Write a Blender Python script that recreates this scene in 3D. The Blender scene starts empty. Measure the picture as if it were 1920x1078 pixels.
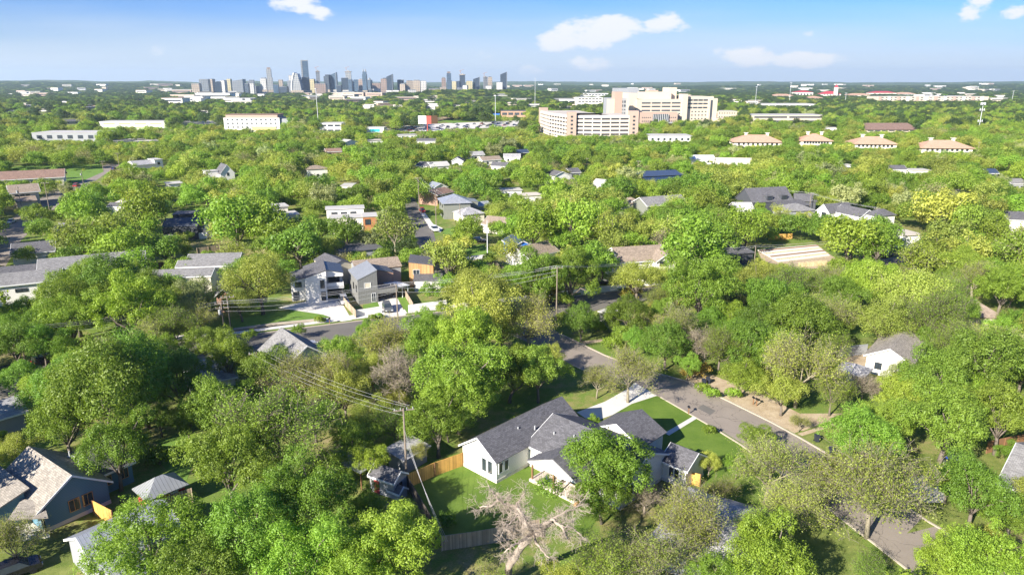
import bpy, math, random
import numpy as np
from mathutils import Vector, Matrix
PI = math.pi
scene = bpy.context.scene
COL = scene.collection
random.seed(7)

# ------------------------------------------------------------------ camera
F_PX, CXP, CYP, CAM_H = 1320.0, 960.0, 539.0, 50.0
PITCH = math.atan(386 / F_PX)
SP, CP = math.sin(PITCH), math.cos(PITCH)
cam_d = bpy.data.cameras.new('camera')
cam = bpy.data.objects.new('camera', cam_d); COL.objects.link(cam)
cam.location = (0, 0, CAM_H)
cam.rotation_euler = (PI / 2 - PITCH, 0, 0)
cam_d.sensor_width = 36; cam_d.lens = F_PX / 1920 * 36
cam_d.clip_start = 0.5; cam_d.clip_end = 60000
scene.camera = cam

def ray(x, y):
    u = (x - CXP) / F_PX; v = (CYP - y) / F_PX
    return (u, CP + v * SP, -SP + v * CP)
def P(x, y, z=0.0):
    """world point at height z seen at photo pixel x,y"""
    d = ray(x, y); t = (z - CAM_H) / d[2]
    return Vector((d[0] * t, d[1] * t, z))
def Q(p):
    z = p[2] - CAM_H
    dep = p[1] * CP - z * SP; up = p[1] * SP + z * CP
    return (CXP + F_PX * p[0] / dep, CYP - F_PX * up / dep, dep)

# ------------------------------------------------------------------ light
SUN_EL, SUN_AZ = math.radians(28), math.radians(222)
sdir = Vector((math.sin(SUN_AZ) * math.cos(SUN_EL), math.cos(SUN_AZ) * math.cos(SUN_EL), math.sin(SUN_EL)))
sl = bpy.data.lights.new('sun', 'SUN'); sl.energy = 4.9; sl.angle = math.radians(0.5); sl.color = (1.0, .93, .82)
so = bpy.data.objects.new('sun', sl); COL.objects.link(so)
so.rotation_euler = sdir.to_track_quat('Z', 'Y').to_euler()
scene.view_settings.view_transform = 'Standard'; scene.view_settings.look = 'None'
scene.view_settings.exposure = 1.42; scene.view_settings.gamma = 1.0

w = bpy.data.worlds.new('World'); scene.world = w; w.use_nodes = True
N = w.node_tree.nodes; LK = w.node_tree.links
N.clear()
def wn(t, **k):
    n = N.new(t)
    for a, b in k.items(): setattr(n, a, b)
    return n
def wm(op, a, b=None, c=None):
    n = N.new('ShaderNodeMath'); n.operation = op
    for i, v in enumerate((a, b, c)):
        if v is None: continue
        if isinstance(v, (int, float)): n.inputs[i].default_value = v
        else: LK.new(v, n.inputs[i])
    return n.outputs[0]
sky = wn('ShaderNodeTexSky', sky_type='NISHITA', sun_disc=False, sun_elevation=SUN_EL, sun_rotation=SUN_AZ,
         altitude=200, air_density=1.0, dust_density=0.6, ozone_density=2.5)
geo = wn('ShaderNodeTexCoord'); sep = wn('ShaderNodeSeparateXYZ'); LK.new(geo.outputs['Generated'], sep.inputs[0])
yy = wm('MAXIMUM', sep.outputs[1], 0.02)
uu = wm('DIVIDE', sep.outputs[0], yy); vv = wm('DIVIDE', sep.outputs[2], yy)
cmb = wn('ShaderNodeCombineXYZ'); LK.new(uu, cmb.inputs[0]); LK.new(wm('MULTIPLY', vv, 2.2), cmb.inputs[1])
nz = wn('ShaderNodeTexNoise'); nz.inputs['Scale'].default_value = 26; nz.inputs['Detail'].default_value = 7; nz.inputs['Roughness'].default_value = .62
LK.new(cmb.outputs[0], nz.inputs['Vector'])
nz2 = wn('ShaderNodeTexNoise'); nz2.inputs['Scale'].default_value = 3.2; nz2.inputs['Detail'].default_value = 4
cm2 = wn('ShaderNodeCombineXYZ'); LK.new(uu, cm2.inputs[0]); LK.new(wm('MULTIPLY', vv, 9), cm2.inputs[1]); LK.new(cm2.outputs[0], nz2.inputs['Vector'])
clouds = [(560, 8, 42, 17, 1.0), (600, 22, 28, 12, .8), (1055, 78, 52, 17, .95), (1100, 66, 62, 24, 1.1), (1158, 52, 46, 19, 1.1), (1243, 46, 34, 17, .95), (1276, 55, 24, 9, .6),
          (1400, 106, 52, 17, 1.0), (1512, 112, 62, 15, .9), (1822, 18, 24, 17, .8), (1838, 3, 24, 18, .9), (1900, 21, 26, 12, .7),
          (1106, 120, 34, 14, .75), (993, 134, 24, 11, .5), (1516, 62, 12, 6, .35), (300, 96, 12, 8, .3), (910, 112, 24, 12, .35)]
acc = None
for (cx, cy, a, b, s) in clouds:
    d = ray(cx, cy); u0, v0 = d[0] / d[1], d[2] / d[1]
    a_, b_ = a * 1.25 / F_PX, b * 1.3 / F_PX
    du = wm('DIVIDE', wm('SUBTRACT', uu, u0), a_); dv = wm('DIVIDE', wm('SUBTRACT', vv, v0), b_)
    r2 = wm('ADD', wm('MULTIPLY', du, du), wm('MULTIPLY', dv, dv))
    m = wm('MULTIPLY', wm('SUBTRACT', 1.0, r2), s)
    acc = m if acc is None else wm('SMOOTH_MAX', acc, m, .25)
cl = wm('ADD', acc, wm('MULTIPLY', wm('SUBTRACT', nz.outputs[0], .5), 2.6))
mr = wn('ShaderNodeMapRange', interpolation_type='SMOOTHSTEP'); LK.new(cl, mr.inputs[0])
mr.inputs[1].default_value = 0.12; mr.inputs[2].default_value = .8; mr.inputs[3].default_value = 0; mr.inputs[4].default_value = .95
front = wm('GREATER_THAN', sep.outputs[1], 0.05)
cmask = wm('MULTIPLY', mr.outputs[0], front)
# thin veil, thicker towards the horizon
veil = wn('ShaderNodeMapRange', interpolation_type='SMOOTHSTEP'); LK.new(wm('ADD', vv, wm('MULTIPLY', wm('SUBTRACT', nz2.outputs[0], .5), .05)), veil.inputs[0])
veil.inputs[1].default_value = 0.125; veil.inputs[2].default_value = .01; veil.inputs[3].default_value = .0; veil.inputs[4].default_value = .85
tint = wn('ShaderNodeMix', data_type='RGBA', blend_type='MULTIPLY'); tint.inputs[0].default_value = 1
LK.new(sky.outputs[0], tint.inputs[6]); tint.inputs[7].default_value = (.205, .375, .72, 1)
vm = wn('ShaderNodeMix', data_type='RGBA'); LK.new(wm('MULTIPLY', veil.outputs[0], front), vm.inputs[0]); LK.new(tint.outputs[2], vm.inputs[6]); vm.inputs[7].default_value = (3.25, 3.65, 4.15, 1)
cmx = wn('ShaderNodeMix', data_type='RGBA'); LK.new(cmask, cmx.inputs[0]); LK.new(vm.outputs[2], cmx.inputs[6]); cmx.inputs[7].default_value = (4.15, 4.2, 4.3, 1)
bg = wn('ShaderNodeBackground'); LK.new(cmx.outputs[2], bg.inputs[0]); bg.inputs[1].default_value = 0.091
wo = wn('ShaderNodeOutputWorld'); LK.new(bg.outputs[0], wo.inputs[0])

# ------------------------------------------------------------------ materials
MATS = {}
class NT:
    def __init__(s, name):
        m = bpy.data.materials.new(name); m.use_nodes = True; s.m = m
        s.n = m.node_tree.nodes; s.l = m.node_tree.links; s.b = s.n['Principled BSDF']; s.out = s.n['Material Output']
        MATS[name] = m
    def new(s, t, **k):
        n = s.n.new(t)
        for a, b in k.items(): setattr(n, a, b)
        return n
    def math(s, op, a, b=None, c=None):
        n = s.n.new('ShaderNodeMath'); n.operation = op
        for i, v in enumerate((a, b, c)):
            if v is None: continue
            if isinstance(v, (int, float)): n.inputs[i].default_value = v
            else: s.l.new(v, n.inputs[i])
        return n.outputs[0]
    def noise(s, vec, scale, detail=4, rough=.6):
        n = s.n.new('ShaderNodeTexNoise'); n.inputs['Scale'].default_value = scale; n.inputs['Detail'].default_value = detail; n.inputs['Roughness'].default_value = rough
        if vec is not None: s.l.new(vec, n.inputs['Vector'])
        return n.outputs[0]
    def ramp(s, f, stops):
        n = s.n.new('ShaderNodeValToRGB'); s.l.new(f, n.inputs[0]); e = n.color_ramp.elements
        while len(e) < len(stops): e.new(.5)
        for q, (p, c) in zip(e, stops): q.position = p; q.color = (*c, 1) if len(c) == 3 else c
        return n.outputs[0]
    def mix(s, f, a, b, bt='MIX'):
        n = s.n.new('ShaderNodeMix'); n.data_type = 'RGBA'; n.blend_type = bt
        for i, v in ((0, f), (6, a), (7, b)):
            if isinstance(v, (int, float)): n.inputs[i].default_value = v
            elif isinstance(v, tuple): n.inputs[i].default_value = (*v, 1)
            else: s.l.new(v, n.inputs[i])
        return n.outputs[2]
    def vscale(s, f, c):   # colour c multiplied by value f
        n = s.n.new('ShaderNodeVectorMath'); n.operation = 'SCALE'
        if isinstance(c, tuple): n.inputs[0].default_value = c
        else: s.l.new(c, n.inputs[0])
        s.l.new(f, n.inputs[3]); return n.outputs[0]
    def pos(s): return s.new('ShaderNodeNewGeometry').outputs['Position']
    def uv(s): return s.new('ShaderNodeUVMap').outputs[0]
    def col(s, c, rough=.8, spec=.3, metal=0):
        if isinstance(c, tuple): s.b.inputs['Base Color'].default_value = (*c, 1)
        else: s.l.new(c, s.b.inputs['Base Color'])
        s.b.inputs['Roughness'].default_value = rough; s.b.inputs['Specular IOR Level'].default_value = spec; s.b.inputs['Metallic'].default_value = metal
        return s
    def bump(s, h, d=.02, st=.6):
        n = s.new('ShaderNodeBump'); n.inputs['Distance'].default_value = d; n.inputs['Strength'].default_value = st
        s.l.new(h, n.inputs['Height']); s.l.new(n.outputs[0], s.b.inputs['Normal'])
    def bands(s, axis, period, duty):
        sp = s.new('ShaderNodeSeparateXYZ'); s.l.new(s.uv(), sp.inputs[0])
        f = s.math('FRACT', s.math('DIVIDE', sp.outputs[axis], period))
        return s.math('GREATER_THAN', f, 1 - duty)

def plain(name, c, rough=.8, var=.12, sc=.8, spec=.3, metal=0):
    t = NT(name); f = t.noise(t.pos(), sc, 5)
    f = t.math('MULTIPLY_ADD', f, 2 * var, 1 - var)
    t.col(t.vscale(f, c), rough, spec, metal); return t.m
def shingle(name, c, var=.22):
    t = NT(name); uv = t.uv()
    b = t.new('ShaderNodeTexBrick'); t.l.new(uv, b.inputs['Vector']); b.inputs['Scale'].default_value = 1
    b.inputs['Brick Width'].default_value = .45; b.inputs['Row Height'].default_value = .22; b.inputs['Mortar Size'].default_value = .012; b.inputs['Bias'].default_value = 0
    k = tuple(x * (1 - var) for x in c); k2 = tuple(x * (1 + var) for x in c)
    b.inputs['Color1'].default_value = (*k, 1); b.inputs['Color2'].default_value = (*k2, 1); b.inputs['Mortar'].default_value = (*[x * .45 for x in c], 1)
    f = t.math('MULTIPLY_ADD', t.noise(t.pos(), .35, 6, .7), .5, .75)
    t.col(t.vscale(f, b.outputs[0]), .88, .25); t.bump(b.outputs[1], .03, .5); return t.m
def seam(name, c, period=.45, rough=.4, metal=.35, axis=0):
    t = NT(name); m = t.bands(axis, period, .14)
    f = t.math('MULTIPLY_ADD', t.noise(t.pos(), .5, 5), .35, .82)
    t.col(t.mix(m, t.vscale(f, c), tuple(x * .55 for x in c)), rough, .5, metal); t.bump(m, .05, 1); return t.m
def siding(name, c, period=.2, axis=1, duty=.14, dark=.62, rough=.6):
    t = NT(name); m = t.bands(axis, period, duty)
    f = t.math('MULTIPLY_ADD', t.noise(t.pos(), .7, 4), .16, .92)
    t.col(t.mix(m, t.vscale(f, c), tuple(x * dark for x in c)), rough, .3); return t.m
def wood(name, c, period=.14, axis=0):
    t = NT(name); uv = t.uv(); sp = t.new('ShaderNodeSeparateXYZ'); t.l.new(uv, sp.inputs[0])
    q = t.math('FLOOR', t.math('DIVIDE', sp.outputs[axis], period)); cb = t.new('ShaderNodeCombineXYZ'); t.l.new(q, cb.inputs[0])
    wnz = t.new('ShaderNodeTexWhiteNoise'); t.l.new(cb.outputs[0], wnz.inputs['Vector'])
    f = t.math('MULTIPLY_ADD', wnz.outputs[0], .5, .7); f = t.math('MULTIPLY', f, t.math('MULTIPLY_ADD', t.noise(t.pos(), 1.4, 5), .5, .75))
    m = t.bands(axis, period, .1)
    t.col(t.mix(m, t.vscale(f, c), tuple(x * .35 for x in c)), .75, .2); return t.m
def facade(name, wallc, glassc, bw=3.2, rh=3.4, mortar=.9, rough=.35):
    t = NT(name); b = t.new('ShaderNodeTexBrick'); t.l.new(t.uv(), b.inputs['Vector']); b.offset = 0
    b.inputs['Scale'].default_value = 1; b.inputs['Brick Width'].default_value = bw; b.inputs['Row Height'].default_value = rh; b.inputs['Mortar Size'].default_value = mortar; b.inputs['Mortar Smooth'].default_value = .1
    b.inputs['Color1'].default_value = (*glassc, 1); b.inputs['Color2'].default_value = (*[x * 1.5 for x in glassc], 1); b.inputs['Mortar'].default_value = (*wallc, 1)
    f = t.math('MULTIPLY_ADD', t.noise(t.pos(), .03, 3), .5, .75)
    t.col(t.vscale(f, b.outputs[0]), rough, .5); return t.m

# foliage: leaf colour varies leaf by leaf, clump by clump and tree by tree
def foliage(name, c1, c2, transl=.38, gloss=.5):
    t = NT(name); g = t.new('ShaderNodeNewGeometry'); oi = t.new('ShaderNodeObjectInfo'); tc = t.new('ShaderNodeTexCoord')
    nzz = t.noise(tc.outputs['Object'], .55, 3)
    f = t.math('ADD', t.math('MULTIPLY', g.outputs['Random Per Island'], .32), t.math('MULTIPLY', oi.outputs['Random'], .42))
    f = t.math('ADD', t.math('ADD', f, .12), t.math('MULTIPLY', t.math('SUBTRACT', nzz, .5), 1.4))
    c = t.mix(f, c1, c2); n = t.n[c.node.name]; n.clamp_factor = True
    hs = t.new('ShaderNodeHueSaturation'); t.l.new(c, hs.inputs['Color'])
    r2 = t.math('FRACT', t.math('MULTIPLY', oi.outputs['Random'], 7.31))
    t.l.new(t.math('MULTIPLY_ADD', r2, .034, .468), hs.inputs['Hue'])
    r3 = t.math('FRACT', t.math('MULTIPLY', oi.outputs['Random'], 23.7))
    t.l.new(t.math('MULTIPLY_ADD', r3, .46, .66), hs.inputs['Value']); hs.inputs['Saturation'].default_value = .94
    t.col(hs.outputs[0], gloss, .35)
    tr = t.new('ShaderNodeBsdfTranslucent'); t.l.new(t.mix(1.0, hs.outputs[0], (1.25, 1.3, .6), 'MULTIPLY'), tr.inputs[0])
    mx = t.new('ShaderNodeMixShader'); mx.inputs[0].default_value = transl
    t.l.new(t.b.outputs[0], mx.inputs[1]); t.l.new(tr.outputs[0], mx.inputs[2]); t.l.new(mx.outputs[0], t.out.inputs[0])
    return t.m

M = {}
M['leaf_D'] = foliage('dark oak leaves', (0.11, 0.235, 0.014), (0.225, 0.39, 0.026))
M['leaf_G'] = foliage('bright green leaves', (0.15, 0.3, 0.012), (0.28, 0.46, 0.028))
M['leaf_F'] = foliage('distance dulled leaves', (.05, .105, .022), (.10, .175, .034))  # same trees, the darker look of distance put into the leaf colour
M['leaf_L'] = foliage('lime green leaves', (.16, .29, .018), (.28, .42, .035))
M['leaf_Y'] = foliage('yellow green spring leaves', (0.25, 0.335, 0.035), (0.41, 0.49, 0.07))
M['leaf_P'] = foliage('pale new leaves', (0.24, 0.31, 0.09), (0.42, 0.48, 0.2))
M['leaf_O'] = foliage('golden yellow leaves', (.26, .24, .02), (.48, .40, .06))
M['leaf_T'] = foliage('tan twig haze', (0.25, 0.25, 0.09), (0.39, 0.39, 0.15))
M['bark'] = plain('grey brown bark', (.15, .125, .10), .9, .4, 3)
M['bark_pale'] = plain('pale grey bark', (.24, .21, .15), .9, .3, 3)
M['bark_dead'] = plain('bleached dead wood', (.34, .28, .225), .9, .3, 2)
M['bark_mauve'] = plain('mauve twig bark', (.30, .25, .20), .9, .3, 2)
M['white'] = siding('white lap siding', (.72, .70, .66))
M['whitep'] = plain('white painted wall', (.72, .70, .65), .6, .05)
M['trim'] = plain('white trim', (.7, .7, .68), .5, .03)
M['blackframe'] = plain('black window frame', (.02, .02, .022), .4, .05)
t = NT('window glass'); t.col(t.vscale(t.math('MULTIPLY_ADD', t.noise(t.pos(), .8, 2), 1.2, .4), (.035, .045, .055)), .08, .8); M['glass'] = t.m
M['shin_dark'] = shingle('charcoal shingles', (.115, .113, .12))
M['shin_grey'] = shingle('grey shingles', (.21, .205, .20))
M['shin_light'] = shingle('light grey shingles', (.33, .325, .33))
M['shin_beige'] = shingle('beige shingles', (.29, .26, .22))
M['shin_tan'] = shingle('tan shingles', (.27, .215, .165))
M['shin_brown'] = shingle('brown shingles', (.23, .15, .115))
M['tile'] = shingle('terracotta tiles', (.46, .29, .20), .12)
M['met_grey'] = seam('grey ribbed metal', (.36, .37, .37))
M['met_pale'] = seam('pale ribbed metal', (.40, .42, .45), .4)
M['met_dark'] = seam('charcoal ribbed metal', (.10, .11, .125), .5)
M['met_blue'] = seam('blue ribbed metal', (.07, .10, .16), .5)
M['met_white'] = seam('white ribbed metal', (.72, .73, .74), .5, .45, .1)
M['flatroof'] = plain('pale flat roofing', (.44, .425, .395), .8, .2, .15)
M['flatbeige'] = plain('beige flat roofing', (.50, .45, .38), .8, .2, .15)
M['flatdark'] = plain('dark flat roofing', (.10, .10, .105), .8, .2, .3)
M['blue'] = siding('blue lap siding', (.10, .21, .28))
M['red'] = siding('red boards', (.42, .05, .06), .25)
M['greybb'] = siding('grey board and batten', (.19, .19, .18), .4, 0, .16, .7)
M['greyw'] = siding('grey lap siding', (.30, .31, .32))
M['darkw'] = siding('charcoal siding', (.07, .075, .085))
M['beigew'] = siding('beige siding', (.55, .50, .38))
M['creamw'] = plain('cream stucco', (.72, .67, .56), .8, .08)
M['brick'] = plain('brown brick', (.36, .22, .16), .9, .25, 2)
M['olivew'] = siding('olive grey siding', (.20, .21, .18))
M['cedar'] = wood('cedar boards', (.50, .29, .13), .2)
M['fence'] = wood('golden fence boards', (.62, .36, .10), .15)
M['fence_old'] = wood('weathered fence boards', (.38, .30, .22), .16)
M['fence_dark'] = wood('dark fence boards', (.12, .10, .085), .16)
M['post'] = plain('brown timber post', (.22, .12, .06), .8, .2, 3)
M['pole'] = plain('weathered pole timber', (.22, .18, .14), .9, .3, 1)
M['pole_grey'] = plain('galvanised grey steel', (.55, .56, .57), .5, .08)
M['wire'] = plain('aluminium cable', (.42, .42, .42), .5, .05)
M['insul'] = plain('grey transformer can', (.38, .39, .39), .5, .1)
M['black'] = plain('black rubber', (.02, .02, .02), .7, .1)
M['concrete'] = plain('concrete', (.56, .53, .48), .85, .16, .5)
M['concrete_w'] = plain('white concrete', (.60, .57, .52), .85, .1, .5)
M['curb'] = plain('kerb concrete', (.40, .35, .28), .85, .2, .6)
M['blind'] = plain('window blind', (.62, .54, .42), .8, .1)
for k, c in dict(p_white=(.75, .76, .77), p_black=(.02, .02, .025), p_silver=(.42, .43, .45), p_red=(.38, .03, .03), p_blue=(.03, .06, .16), p_grey=(.12, .125, .13), p_sage=(.28, .30, .28)).items():
    M[k] = plain('car paint ' + k[2:], c, .25, .03, 1, .6, .15 if k != 'p_white' else 0)
M['lamp_r'] = plain('red lamp lens', (.45, .02, .02), .2, .02); M['lamp_w'] = plain('clear lamp lens', (.8, .8, .78), .15, .02)
M['bin_blue'] = plain('blue plastic', (.02, .07, .45), .4, .05); M['bin_dark'] = plain('dark plastic', (.03, .035, .05), .4, .05)
M['orange'] = plain('orange paint', (.38, .17, .075), .6, .1); M['yellow'] = plain('yellow paint', (.55, .42, .20), .6, .1)
M['teal'] = plain('teal paint', (.05, .40, .45), .6, .1); M['redp'] = plain('red sign paint', (.40, .08, .06), .6, .1)
M['greenp'] = plain('light green panel', (.35, .55, .20), .6, .1); M['bluep'] = plain('blue canopy', (.03, .16, .60), .5, .05)
M['lumber'] = wood('new lumber', (.62, .47, .28), .2)
M['patio'] = wood('patio boards', (.58, .50, .42), .3)

# ground: dry grass, dirt and weeds mixed
t = NT('ground grass and soil'); p = t.pos()
n1 = t.noise(p, .045, 6, .65); n2 = t.noise(p, .5, 6, .7); n3 = t.noise(p, 5, 3, .7); n4 = t.noise(p, .004, 5, .6)
near = t.ramp(t.math('ADD', t.math('MULTIPLY', n1, .6), t.math('MULTIPLY', n2, .4)), [(.34, (.30, .24, .15)), (.44, (.23, .22, .08)), (.52, (.14, .20, .04)), (.66, (.10, .17, .03))])
near = t.mix(1.0, near, t.ramp(n3, [(.3, (.7, .7, .7)), (.7, (1.25, 1.25, 1.25))]), 'MULTIPLY')
far = t.ramp(t.math('ADD', t.math('MULTIPLY', n4, .5), t.math('MULTIPLY', n1, .5)), [(.40, (.040, .075, .022)), (.53, (.075, .12, .035)), (.60, (.20, .20, .12))])
sp = t.new('ShaderNodeSeparateXYZ'); t.l.new(p, sp.inputs[0])
fm = t.new('ShaderNodeMapRange'); t.l.new(sp.outputs[1], fm.inputs[0]); fm.inputs[1].default_value = 700; fm.inputs[2].default_value = 2200
t.col(t.mix(fm.outputs[0], near, far), .95, .1); t.bump(n3, .1, .6); M['ground'] = t.m
def grass(name, c, c2, sc=.6):
    t = NT(name); p = t.pos(); f = t.math('ADD', t.math('MULTIPLY', t.noise(p, sc, 5, .65), .6), t.math('MULTIPLY', t.noise(p, 9, 3, .7), .4))
    t.col(t.ramp(f, [(.36, c), (.64, c2)]), .9, .15); t.bump(t.noise(p, 14, 2), .06, .8); return t.m
M['lawn'] = grass('mown lawn', (.075, .14, .018), (.145, .215, .036), .25)
M['lawn2'] = grass('rough lawn', (.09, .14, .025), (.22, .24, .07), .5)
M['lawn3'] = grass('bright lawn', (.10, .19, .03), (.16, .26, .05), .4)
M['dirt'] = grass('bare tan soil', (.32, .24, .15), (.50, .41, .29), .7)
t = NT('asphalt'); p = t.pos(); v = t.new('ShaderNodeTexVoronoi', feature='DISTANCE_TO_EDGE'); v.inputs['Scale'].default_value = .13
wv = t.new('ShaderNodeVectorMath', operation='ADD'); t.l.new(p, wv.inputs[0]); nn = t.new('ShaderNodeTexNoise'); nn.inputs['Scale'].default_value = .35; nn.inputs['Detail'].default_value = 4; t.l.new(p, nn.inputs['Vector'])
sc = t.new('ShaderNodeVectorMath', operation='SCALE'); t.l.new(nn.outputs[1], sc.inputs[0]); sc.inputs[3].default_value = 5; t.l.new(sc.outputs[0], wv.inputs[1]); t.l.new(wv.outputs[0], v.inputs['Vector'])
crack = t.math('MULTIPLY', t.math('LESS_THAN', v.outputs['Distance'], .006), .5)
f = t.math('MULTIPLY_ADD', t.noise(p, .25, 6, .7), .5, .75); f = t.math('MULTIPLY', f, t.math('MULTIPLY_ADD', t.noise(p, 6, 3, .8), .3, .85))
t.col(t.mix(crack, t.vscale(f, (.25, .215, .18)), (.07, .06, .05)), .9, .2); M['asphalt'] = t.m
t = NT('asphalt dark'); p = t.pos(); f = t.math('MULTIPLY_ADD', t.noise(p, .3, 6, .7), .6, .7); t.col(t.vscale(f, (.145, .135, .12)), .9, .2); M['asphalt2'] = t.m

# ------------------------------------------------------------------ helpers
class MB:
    """collects faces and links them as ONE mesh object"""
    def __init__(s): s.v = []; s.f = []; s.mi = []; s.cur = 0
    def face(s, pts):
        i = len(s.v); s.v += [tuple(p) for p in pts]; s.f.append(tuple(range(i, i + len(pts)))); s.mi.append(s.cur)
    def hexa(s, b, t):
        n = len(b); s.face(b[::-1]); s.face(t)
        for i in range(n): s.face([b[i], b[(i + 1) % n], t[(i + 1) % n], t[i]])
    def prism(s, poly, z0, z1): s.hexa([(p[0], p[1], z0) for p in poly], [(p[0], p[1], z1) for p in poly])
    def slab(s, poly, th=.12):
        poly = [Vector(p) for p in poly]; n = (poly[1] - poly[0]).cross(poly[2] - poly[0]).normalized()
        if n.z < 0: n = -n
        s.hexa([p - n * th for p in poly], poly)
    def obox(s, c, ex, ey, ez):
        c, ex, ey, ez = map(Vector, (c, ex, ey, ez))
        s.hexa([c - ex - ey - ez, c + ex - ey - ez, c + ex + ey - ez, c - ex + ey - ez], [c - ex - ey + ez, c + ex - ey + ez, c + ex + ey + ez, c - ex + ey + ez])
    def box(s, c, sx, sy, sz, rz=0):
        ca, sa = math.cos(rz), math.sin(rz); s.obox(c, (ca * sx / 2, sa * sx / 2, 0), (-sa * sy / 2, ca * sy / 2, 0), (0, 0, sz / 2))
    def tube(s, pts, rads, n=6, cap=True):
        pts = [Vector(p) for p in pts]; rings = []
        for i, p in enumerate(pts):
            d = (pts[min(i + 1, len(pts) - 1)] - pts[max(i - 1, 0)])
            d = d.normalized() if d.length > 1e-6 else Vector((0, 0, 1))
            a = d.cross(Vector((0, 0, 1)) if abs(d.z) < .9 else Vector((1, 0, 0))).normalized(); b = d.cross(a)
            i0 = len(s.v)
            for k in range(n):
                t = 2 * PI * k / n; s.v.append(tuple(p + (a * math.cos(t) + b * math.sin(t)) * rads[i]))
            rings.append(i0)
        for i in range(len(rings) - 1):
            for k in range(n):
                s.f.append((rings[i] + k, rings[i] + (k + 1) % n, rings[i + 1] + (k + 1) % n, rings[i + 1] + k)); s.mi.append(s.cur)
        if cap:
            s.f.append(tuple(rings[0] + k for k in range(n))[::-1]); s.mi.append(s.cur)
            s.f.append(tuple(rings[-1] + k for k in range(n))); s.mi.append(s.cur)
    def mesh(s, name, mats, org=(0, 0, 0), uv=True, smooth=False):
        me = bpy.data.meshes.new(name)
        o = Vector(org); me.from_pydata([(x - o.x, y - o.y, z - o.z) for x, y, z in s.v], [], s.f)
        for m in (mats if isinstance(mats, (list, tuple)) else [mats]): me.materials.append(M[m] if isinstance(m, str) else m)
        if any(s.mi): me.polygons.foreach_set('material_index', s.mi)
        if uv:
            ul = me.uv_layers.new(name='UVMap')
            V = s.v
            for pl in me.polygons:
                n = pl.normal
                if abs(n.z) > .985: ua, va = Vector((1, 0, 0)), Vector((0, 1, 0))
                else:
                    ua = Vector((0, 0, 1)).cross(n).normalized(); va = n.cross(ua)
                    if va.z < 0: va = -va
                for li in pl.loop_indices:
                    p = Vector(V[me.loops[li].vertex_index]); ul.data[li].uv = (p.dot(ua), p.dot(va))
        if smooth: me.polygons.foreach_set('use_smooth', [True] * len(me.polygons))
        return me
    def build(s, name, mats, parent=None, smooth=False, org=None):
        if parent is not None: og = Vector(parent['org'])
        else: og = Vector(org) if org is not None else Vector((0, 0, 0))
        me = s.mesh(name, mats, og, smooth=smooth)
        o = bpy.data.objects.new(name, me); COL.objects.link(o)
        if parent is not None: o.parent = parent; o['org'] = tuple(og)
        else: o.location = og; o['org'] = tuple(og)
        return o
USED = {}
def tag(o, label=None, cat=None, group=None, kind=None):
    if label: o['label'] = label; USED[label] = USED.get(label, 0) + 1
    if cat: o['category'] = cat
    if group: o['group'] = group
    if kind: o['kind'] = kind
    return o
def thing(name, loc, label, cat, group=None):
    o = bpy.data.objects.new(name, None); COL.objects.link(o); o.location = loc; o['org'] = tuple(loc); o.empty_display_size = .5
    return tag(o, label, cat, group)
def sub(parent, child):   # make a built part of the same origin a sub-part
    child.parent = parent; return child
LAND = []       # landmarks for tree labels: (short name, world point)
OPEN = []       # photo pixels that stay free of foliage: (x, y, distance)
FOOT = []       # footprints: (x, y, radius)
def keep_rect(x0, y0, x1, y1, dist, step=6):
    x = x0
    while x <= x1:
        y = y0
        while y <= y1: OPEN.append((x, y, dist)); y += step
        x += step
def inside(poly, x, y):
    c = False; n = len(poly)
    for i in range(n):
        x1, y1 = poly[i][:2]; x2, y2 = poly[(i + 1) % n][:2]
        if (y1 > y) != (y2 > y) and x < (x2 - x1) * (y - y1) / (y2 - y1) + x1: c = not c
    return c
def keep_poly(pix, step=7, foot=True):
    xs = [p[0] for p in pix]; ys = [p[1] for p in pix]
    x = max(min(xs), -20)
    while x <= min(max(xs), 1940):
        y = min(ys)
        while y <= min(max(ys), 1090):
            if inside(pix, x, y):
                g = P(x, y); OPEN.append((x, y, g.y)); 
                if foot: FOOT.append((g.x, g.y, 1.6))
            y += step
        x += step
def ground_poly(name, pix, z, mat, kind='structure', keep=True, world=None):
    pts = world or [tuple(P(x, y)) for x, y in pix]
    b = MB(); b.face([(p[0], p[1], z) for p in pts]); 
    me = b.mesh(name, mat)
    import bmesh
    bm = bmesh.new(); bm.from_mesh(me); bmesh.ops.triangulate(bm, faces=bm.faces); bm.normal_update()
    for f in bm.faces:
        if f.normal.z < 0: f.normal_flip()
    bm.to_mesh(me); bm.free()
    o = bpy.data.objects.new(name, me); COL.objects.link(o)
    if kind: o['kind'] = kind
    if keep and pix: keep_poly(pix)
    return o
def ribbon(name, pix, width, z, mat, h=0.0, side=0, kind='structure', keep=False, world=None):
    """strip along a pixel polyline; h > 0 makes it a solid kerb"""
    pts = world or [P(x, y) for x, y in pix]; pts = [Vector((p[0], p[1], 0)) for p in pts]
    b = MB(); L = []; R = []
    for i, p in enumerate(pts):
        d = (pts[min(i + 1, len(pts) - 1)] - pts[max(i - 1, 0)]).normalized(); n = Vector((-d.y, d.x, 0))
        L.append(p + n * (width / 2 + side)); R.append(p - n * (width / 2 - side))
    for i in range(len(pts) - 1):
        q = [R[i], R[i + 1], L[i + 1], L[i]]
        if h > 0: b.hexa([(a.x, a.y, 0) for a in q], [(a.x, a.y, h) for a in q])
        else: b.face([(a.x, a.y, z) for a in q])
    o = b.build(name, mat); 
    if kind: o['kind'] = kind
    return o
HAZE = True

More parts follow.
